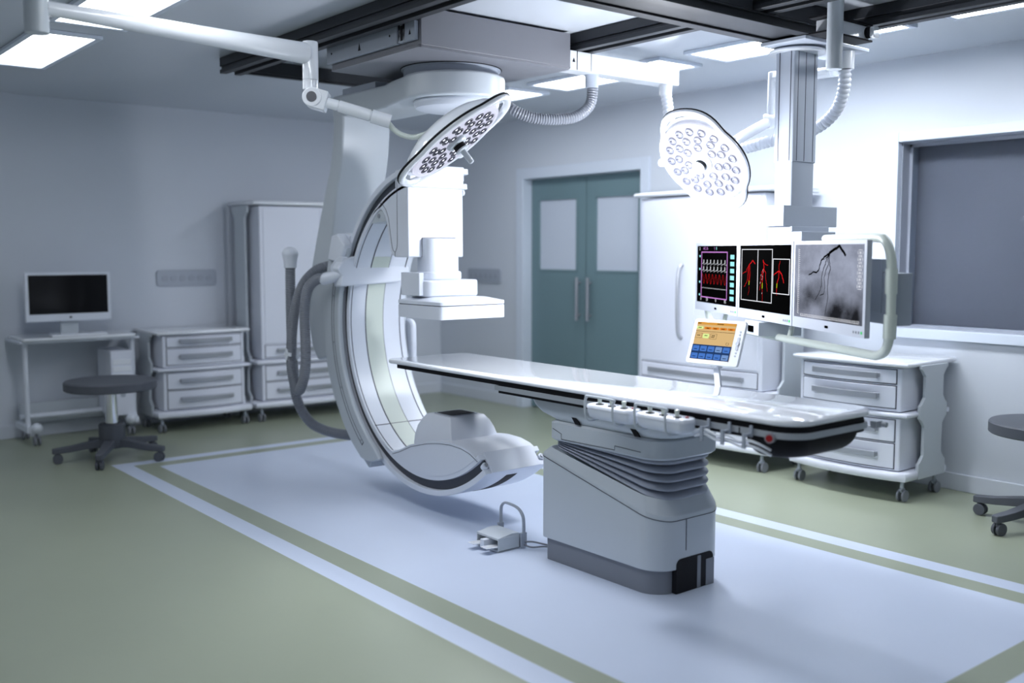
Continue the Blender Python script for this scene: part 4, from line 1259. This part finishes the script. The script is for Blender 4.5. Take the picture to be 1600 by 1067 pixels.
        ribbon(red, wig(V([(.50, .66), (.46, .58), (.44, .50), (.44, .38), (.425, .30)]), .004, 10), .009, taper=.6)
        ribbon(red, wig(V([(.50, .66), (.485, .56), (.48, .48), (.475, .40)]), .003, 11), .014, taper=.8)
        ribbon(red, wig(V([(.50, .64), (.54, .57), (.545, .47), (.565, .38), (.575, .29)]), .004, 12), .009, taper=.5)
        ribbon(red, wig(V([(.475, .32), (.48, .22), (.485, .12)]), .003, 13), .007, taper=.6)
        ribbon(ye, wig(V([(.475, .42), (.475, .33)]), .002, 14), .016)
        for k, (u, v) in enumerate(((.485, .63), (.49, .60), (.45, .55), (.475, .53), (.47, .49), (.435, .43), (.475, .27))):
            ribbon(wt, V([(u, v), (u - .006, v - .025)]), .006)
        ribbon(red, wig(V([(.80, .77), (.785, .70), (.785, .60)]), .003, 15), .007)
        ribbon(red, wig(V([(.785, .615), (.74, .59), (.69, .55)]), .003, 16), .012, taper=.6)
        ribbon(red, wig(V([(.785, .615), (.83, .58), (.86, .50), (.875, .44)]), .003, 17), .014, taper=.8)
        ribbon(red, wig(V([(.785, .61), (.785, .52), (.76, .45), (.755, .42)]), .003, 18), .012, taper=.9)
        ribbon(red, wig(V([(.75, .36), (.75, .29), (.755, .25)]), .002, 19), .010, taper=.6)
        ribbon(ye, wig(V([(.753, .43), (.75, .36)]), .002, 20), .014)
        put('vessel_image', red, M['e_red'], c_); put('vessel_image', dk, M['e_dred'], c_); put('stenosis_mark', ye, M['e_yel'], c_); put('vessel_highlight', wt, M['e_white'], c_)
    if idx == 2:
        V = lambda L_: [(SX(u), SZ(v)) for u, v in L_]
        g = MB()
        main = [(.52, .885), (.58, .93), (.63, .955), (.665, .985), (.695, .94), (.73, .895), (.755, .855)]
        ribbon(g, wig(V(main), .0015, 30), .024)
        for L_, wd, tp_ in (([(.53, .89), (.46, .84), (.41, .79), (.39, .72), (.375, .66), (.34, .62), (.29, .63), (.26, .60), (.22, .585)], .010, .6),
                            ([(.53, .88), (.49, .82), (.47, .74), (.44, .66), (.42, .58), (.42, .45), (.39, .34), (.33, .25)], .007, .5),
                            ([(.53, .88), (.50, .80), (.52, .74), (.48, .66), (.46, .56), (.47, .42), (.46, .34), (.40, .31)], .006, .6),
                            ([(.53, .88), (.525, .80), (.545, .68), (.52, .58), (.51, .45), (.52, .30), (.50, .15), (.48, .05)], .007, .5),
                            ([(.52, .885), (.50, .84), (.44, .80)], .004, .6)):
            ribbon(g, wig(V(L_), .002, int(wd * 1e4) + len(L_)), wd * 1.7, taper=tp_)
        put('artery_image', g, M['e_ink'], c_)
        g = MB()
        for k in range(34):
            z = SZ(.03 + k * .9 / 33); quad(g, SX(.055), SX(.075), z, z + .0018)
        quad(g, SX(.050), SX(.0525), SZ(.03), SZ(.95))
        for k in range(60):
            x = SX(.10 + k * .85 / 59); quad(g, x, x + .0018, SZ(.0), SZ(.035))
        quad(g, SX(.10), SX(.95), SZ(-.004), SZ(-.001))
        put('scale_marks', g, M['e_white'], c_)
        g = MB()
        for k in range(6):
            z = SZ(.86 - k * .085); x = SX(.915 - .0 * k); q = .002
            x0, x1, z0, z1 = x, x + .045, z, z + .026
            quad(g, x0 + .006, x1 - .006, z0, z0 + q); quad(g, x0 + .006, x1 - .006, z1 - q, z1); quad(g, x0, x0 + q, z0 + .006, z1 - .006); quad(g, x1 - q, x1, z0 + .006, z1 - .006)
            quad(g, x0 + .014, x0 + .017, z0 + .007, z1 - .007); quad(g, x0 + .026, x0 + .029, z0 + .007, z1 - .007); quad(g, x0 + .014, x0 + .029, z0 + .012, z0 + .014)
        put('icon', g, M['e_white'], c_)

# ------------------------------------------------------------------ surgical lights
def lamp_head(parent, ctr, nrm, hdir, roll_pods=0, power=40, spot=True):
    nrm = Vector(nrm).normalized(); ex = Vector(hdir); ex = (ex - nrm * ex.dot(nrm)).normalized(); ey = (-nrm).cross(ex)
    Mx = Matrix.Identity(4)
    for r_ in range(3):
        Mx[r_][0] = ex[r_]; Mx[r_][1] = ey[r_]; Mx[r_][2] = -nrm[r_]; Mx[r_][3] = ctr[r_]
    # local: z up = back of lamp; -z lit side; x axis = handle axis
    def outl(th, rb, rh):
        c = abs(math.cos(th))
        k = max(0, (c - .62) / .38)
        k = k * k * (3 - 2 * k)
        return rb + (rh - rb) * k
    N = 72
    def ring(rb, rh, z, inner=1.0):
        return [(outl(2 * PI * k / N, rb, rh) * math.cos(2 * PI * k / N), outl(2 * PI * k / N, rb, rh) * math.sin(2 * PI * k / N), z) for k in range(N)]
    back = MB().loft([ring(.05, .05, .105), ring(.14, .14, .098), ring(.21, .21, .078), ring(.265, .27, .045), ring(.285, .30, .012)])
    h = obj('lamp_housing', back.move(Mx), M['gloss'], parent, angle=60)
    # handle loops: rim ring with openings
    rim = MB()
    prof = [ring(.287, .352, .012), ring(.293, .360, .006), ring(.293, .360, -.012), ring(.282, .348, -.022), ring(.268, .330, -.020), ring(.262, .318, -.004), ring(.270, .325, .010)]
    n = N; vs = [p for r_ in prof for p in r_]; fs = []
    for k in range(len(prof)):
        for i in range(n):
            j = (i + 1) % n; k2 = (k + 1) % len(prof)
            fs.append((k * n + i, k * n + j, k2 * n + j, k2 * n + i))
    rim.add(vs, fs)
    obj('lamp_rim', rim.move(Mx), M['gloss'], h, angle=60)
    gk = MB(); prof = [ring(.2935, .3605, .010), ring(.2965, .3635, .006), ring(.2965, .3635, .002), ring(.2935, .3605, -.002)]
    vs = [p for r_ in prof for p in r_]; fs = []
    for k in range(4):
        for i in range(n):
            j = (i + 1) % n; k2 = (k + 1) % 4
            fs.append((k * n + i, k * n + j, k2 * n + j, k2 * n + i))
    obj('lamp_gasket', gk.add(vs, fs).move(Mx), M['black'], h, angle=60)
    face = MB().lathe([(.276, -.008), (.272, -.018), (.250, -.021), (.247, -.012), (.10, -.010), (.06, -.010)], (0, 0, 0), 56)
    obj('lamp_face', face.move(Mx), M['lampface'], h, angle=60)
    for rr_, cnt, off in ((.215, 17, 0), (.158, 12, .2), (.104, 7, .1)):
        for k in range(cnt):
            t = 2 * PI * k / cnt + off
            x, y = rr_ * math.cos(t), rr_ * math.sin(t)
            T_ = Mx @ Matrix.Translation((x, y, -.014))
            cup = MB().lathe([(.026, -.004), (.0235, -.006), (.021, -.002), (.010, .002), (.001, .003)], (0, 0, 0), 18).move(T_)
            rf = obj('led_reflector', cup, M['mirror'], h)
            tor = []
            for q in range(13):
                an_ = 2 * PI * q / 12
                tor.append((.0235 * math.cos(an_), .0235 * math.sin(an_), -.006))
            obj('reflector_ring', MB().tube(tor, .0036, 6).tube([(.0, -.022, -.006), (0, -.004, -.010), (.0, .004, -.010)], .0018, 5).move(T_), M['seam'], rf)
            obj('led_lens', MB().sphere((.002, .004, -.003), .007, 6, .6).move(T_), M['led'], rf)
    hub = MB().lathe([(.060, -.008), (.060, -.020), (.052, -.032), (.034, -.034)], (0, 0, 0), 36)
    hb2 = obj('center_hub', hub.move(Mx), M['grey'], h, angle=60)
    obj('hub_ring', MB().lathe([(.032, -.030), (.032, -.060)], (0, 0, 0), 28).move(Mx), M['black'], hb2)
    gp = MB().lathe([(.030, -.058), (.040, -.062), (.040, -.068), (.018, -.072), (.016, -.078), (.0145, -.145), (.010, -.149), (.001, -.150)], (0, 0, 0), 24)
    obj('sterile_handle', gp.move(Mx), M['grey'], hb2, angle=60)
    kd = 1 if spot else -1
    obj('side_knob', MB().cyl((0, kd * .27, .0), (0, kd * .325, .0), .024, n=20).move(Mx), M['gloss'], h, bevel=.006)
    ld = bpy.data.lights.new('surgical_beam', 'SPOT' if spot else 'POINT')
    if spot:
        ld.spot_size = math.radians(165); ld.spot_blend = .35
    ld.energy = power; ld.shadow_soft_size = .10; ld.color = (.90, .93, 1.0)
    lo = bpy.data.objects.new('lamp_beam', ld); COL.objects.link(lo)
    w0 = ROOTLOC.get(parent.name, Matrix.Identity(4)).inverted()
    lo.matrix_world = Matrix.Identity(4)
    lo.parent = h
    lo.matrix_local = w0 @ Mx @ Matrix.Translation((.05, 0, -.42))
    return Mx

L1 = Vector((-4.24, 3.06, 2.163)); N1 = (.479, .397, -.783); H1 = (.4547, .6484, .6075)
sl1 = thing('surgical_light', 'round surgical light seen edge-on above the detector, on a long tapered white arm', 'surgical light', (-4.595, 1.162, 2.9), 0, 'ceiling-hung surgical lights')
obj('ceiling_post', MB().cyl((-4.595, 1.162, 2.899), (-4.595, 1.162, 2.505), .0485, n=36), M['grey'], sl1, bevel=.003)
A_ = Vector((-4.595, 1.20, 2.615)); B_ = Vector((-4.74, 2.48, 2.605))
obj('long_arm', MB().tube([A_, A_.lerp(B_, .5), B_], [.030, .042, .054], 24), M['gloss'], sl1)
k1 = Vector((-4.742, 2.51, 0))
m = MB().lathe([(.001, 2.668), (.038, 2.666), (.041, 2.66), (.041, 2.475), (.037, 2.472), (.041, 2.470), (.041, 2.425), (.034, 2.42), (.034, 2.39)], (k1.x, k1.y, 0), 28)
obj('swivel_knuckle', m, M['gloss'], sl1)
J1 = Vector((-4.70, 2.50, 2.375))
e1 = Vector((-4.50, 2.838, 2.265)); d1 = (e1 - J1).normalized()
m = MB().cyl(J1 - Vector((-.02, .05, 0)) , J1 + Vector((-.02, .03, 0)), .052, n=28)
fo = Vector((.77, -.63, .09)).normalized()
m = MB().cyl(J1 - fo * .04, J1 + fo * .04, .050, n=28)
hj = d1.cross(fo).normalized()
c0 = J1 + d1 * .0; c1 = J1 + d1 * .075
ringb = lambda c: [tuple(c + fo * .04 * sx + hj * .050 * sy) for sx, sy in ((-1, -1), (1, -1), (1, 1), (-1, 1))]
m.loft([ringb(c0), ringb(c1)])
jn = obj('arm_joint', m, M['gloss'], sl1, bevel=.006)
obj('joint_cap', MB().cyl(J1 + fo * .040, J1 + fo * .045, .026, n=24), M['groove'], jn)
m = MB().tube([J1 + d1 * .06, J1 + d1 * .13, J1 + d1 * .131, J1 + d1 * .134, J1 + d1 * .135, J1 + d1 * .30, J1 + d1 * .302, J1 + d1 * .306, J1 + d1 * .308, e1], [.028, .028, .025, .025, .031, .031, .026, .026, .036, .036], 24)
obj('spring_arm', m, M['gloss'], sl1)
bk = L1 - Vector(N1).normalized() * .09
m = MB().tube(catmull([e1 - d1 * .02, Vector((-4.50, 2.86, 2.225)), Vector((-4.47, 2.90, 2.195)), Vector((-4.43, 2.96, 2.19)), bk], 8), .014, 14)
obj('curved_arm', m, M['cream'], sl1)
lamp_head(sl1, L1, N1, H1, power=64)

L2 = Vector((-3.892, 4.603, 2.118)); N2 = (.034, -.764, -.645); H2 = (.072, -.641, .764)
sl2 = thing('surgical_light', 'round surgical light facing the camera between the teal door and the monitor column', 'surgical light', (-3.07, 4.64, 2.9), 0, 'ceiling-hung surgical lights')
obj('ceiling_post', MB().cyl((-2.985, 4.518, 2.899), (-2.985, 4.518, 2.508), .040, n=36), M['grey'], sl2, bevel=.003)
obj('long_arm', MB().tube([(-2.985, 4.518, 2.63), (-3.46, 5.24, 2.64)], [.026, .03], 20).tube([(-3.44, 5.24, 2.64), (-3.83, 5.17, 2.64)], [.03, .034], 20), M['gloss'], sl2)
obj('swivel_knuckle', MB().cyl((-3.835, 5.175, 2.68), (-3.83, 5.16, 2.42), .036, n=24), M['gloss'], sl2, bevel=.004)
obj('arm_joint', MB().cyl((-3.87, 5.13, 2.385), (-3.79, 5.17, 2.385), .045, n=24), M['gloss'], sl2, bevel=.005)
bk2 = L2 - Vector(N2).normalized() * .09
obj('spring_arm', MB().tube(catmull([(-3.83, 5.14, 2.385), (-3.90, 5.00, 2.30), (-3.93, 4.88, 2.235), bk2], 6), [.032] * 12 + [.026] * 7, 18), M['gloss'], sl2)
lamp_head(sl2, L2, N2, H2, power=70, spot=False)
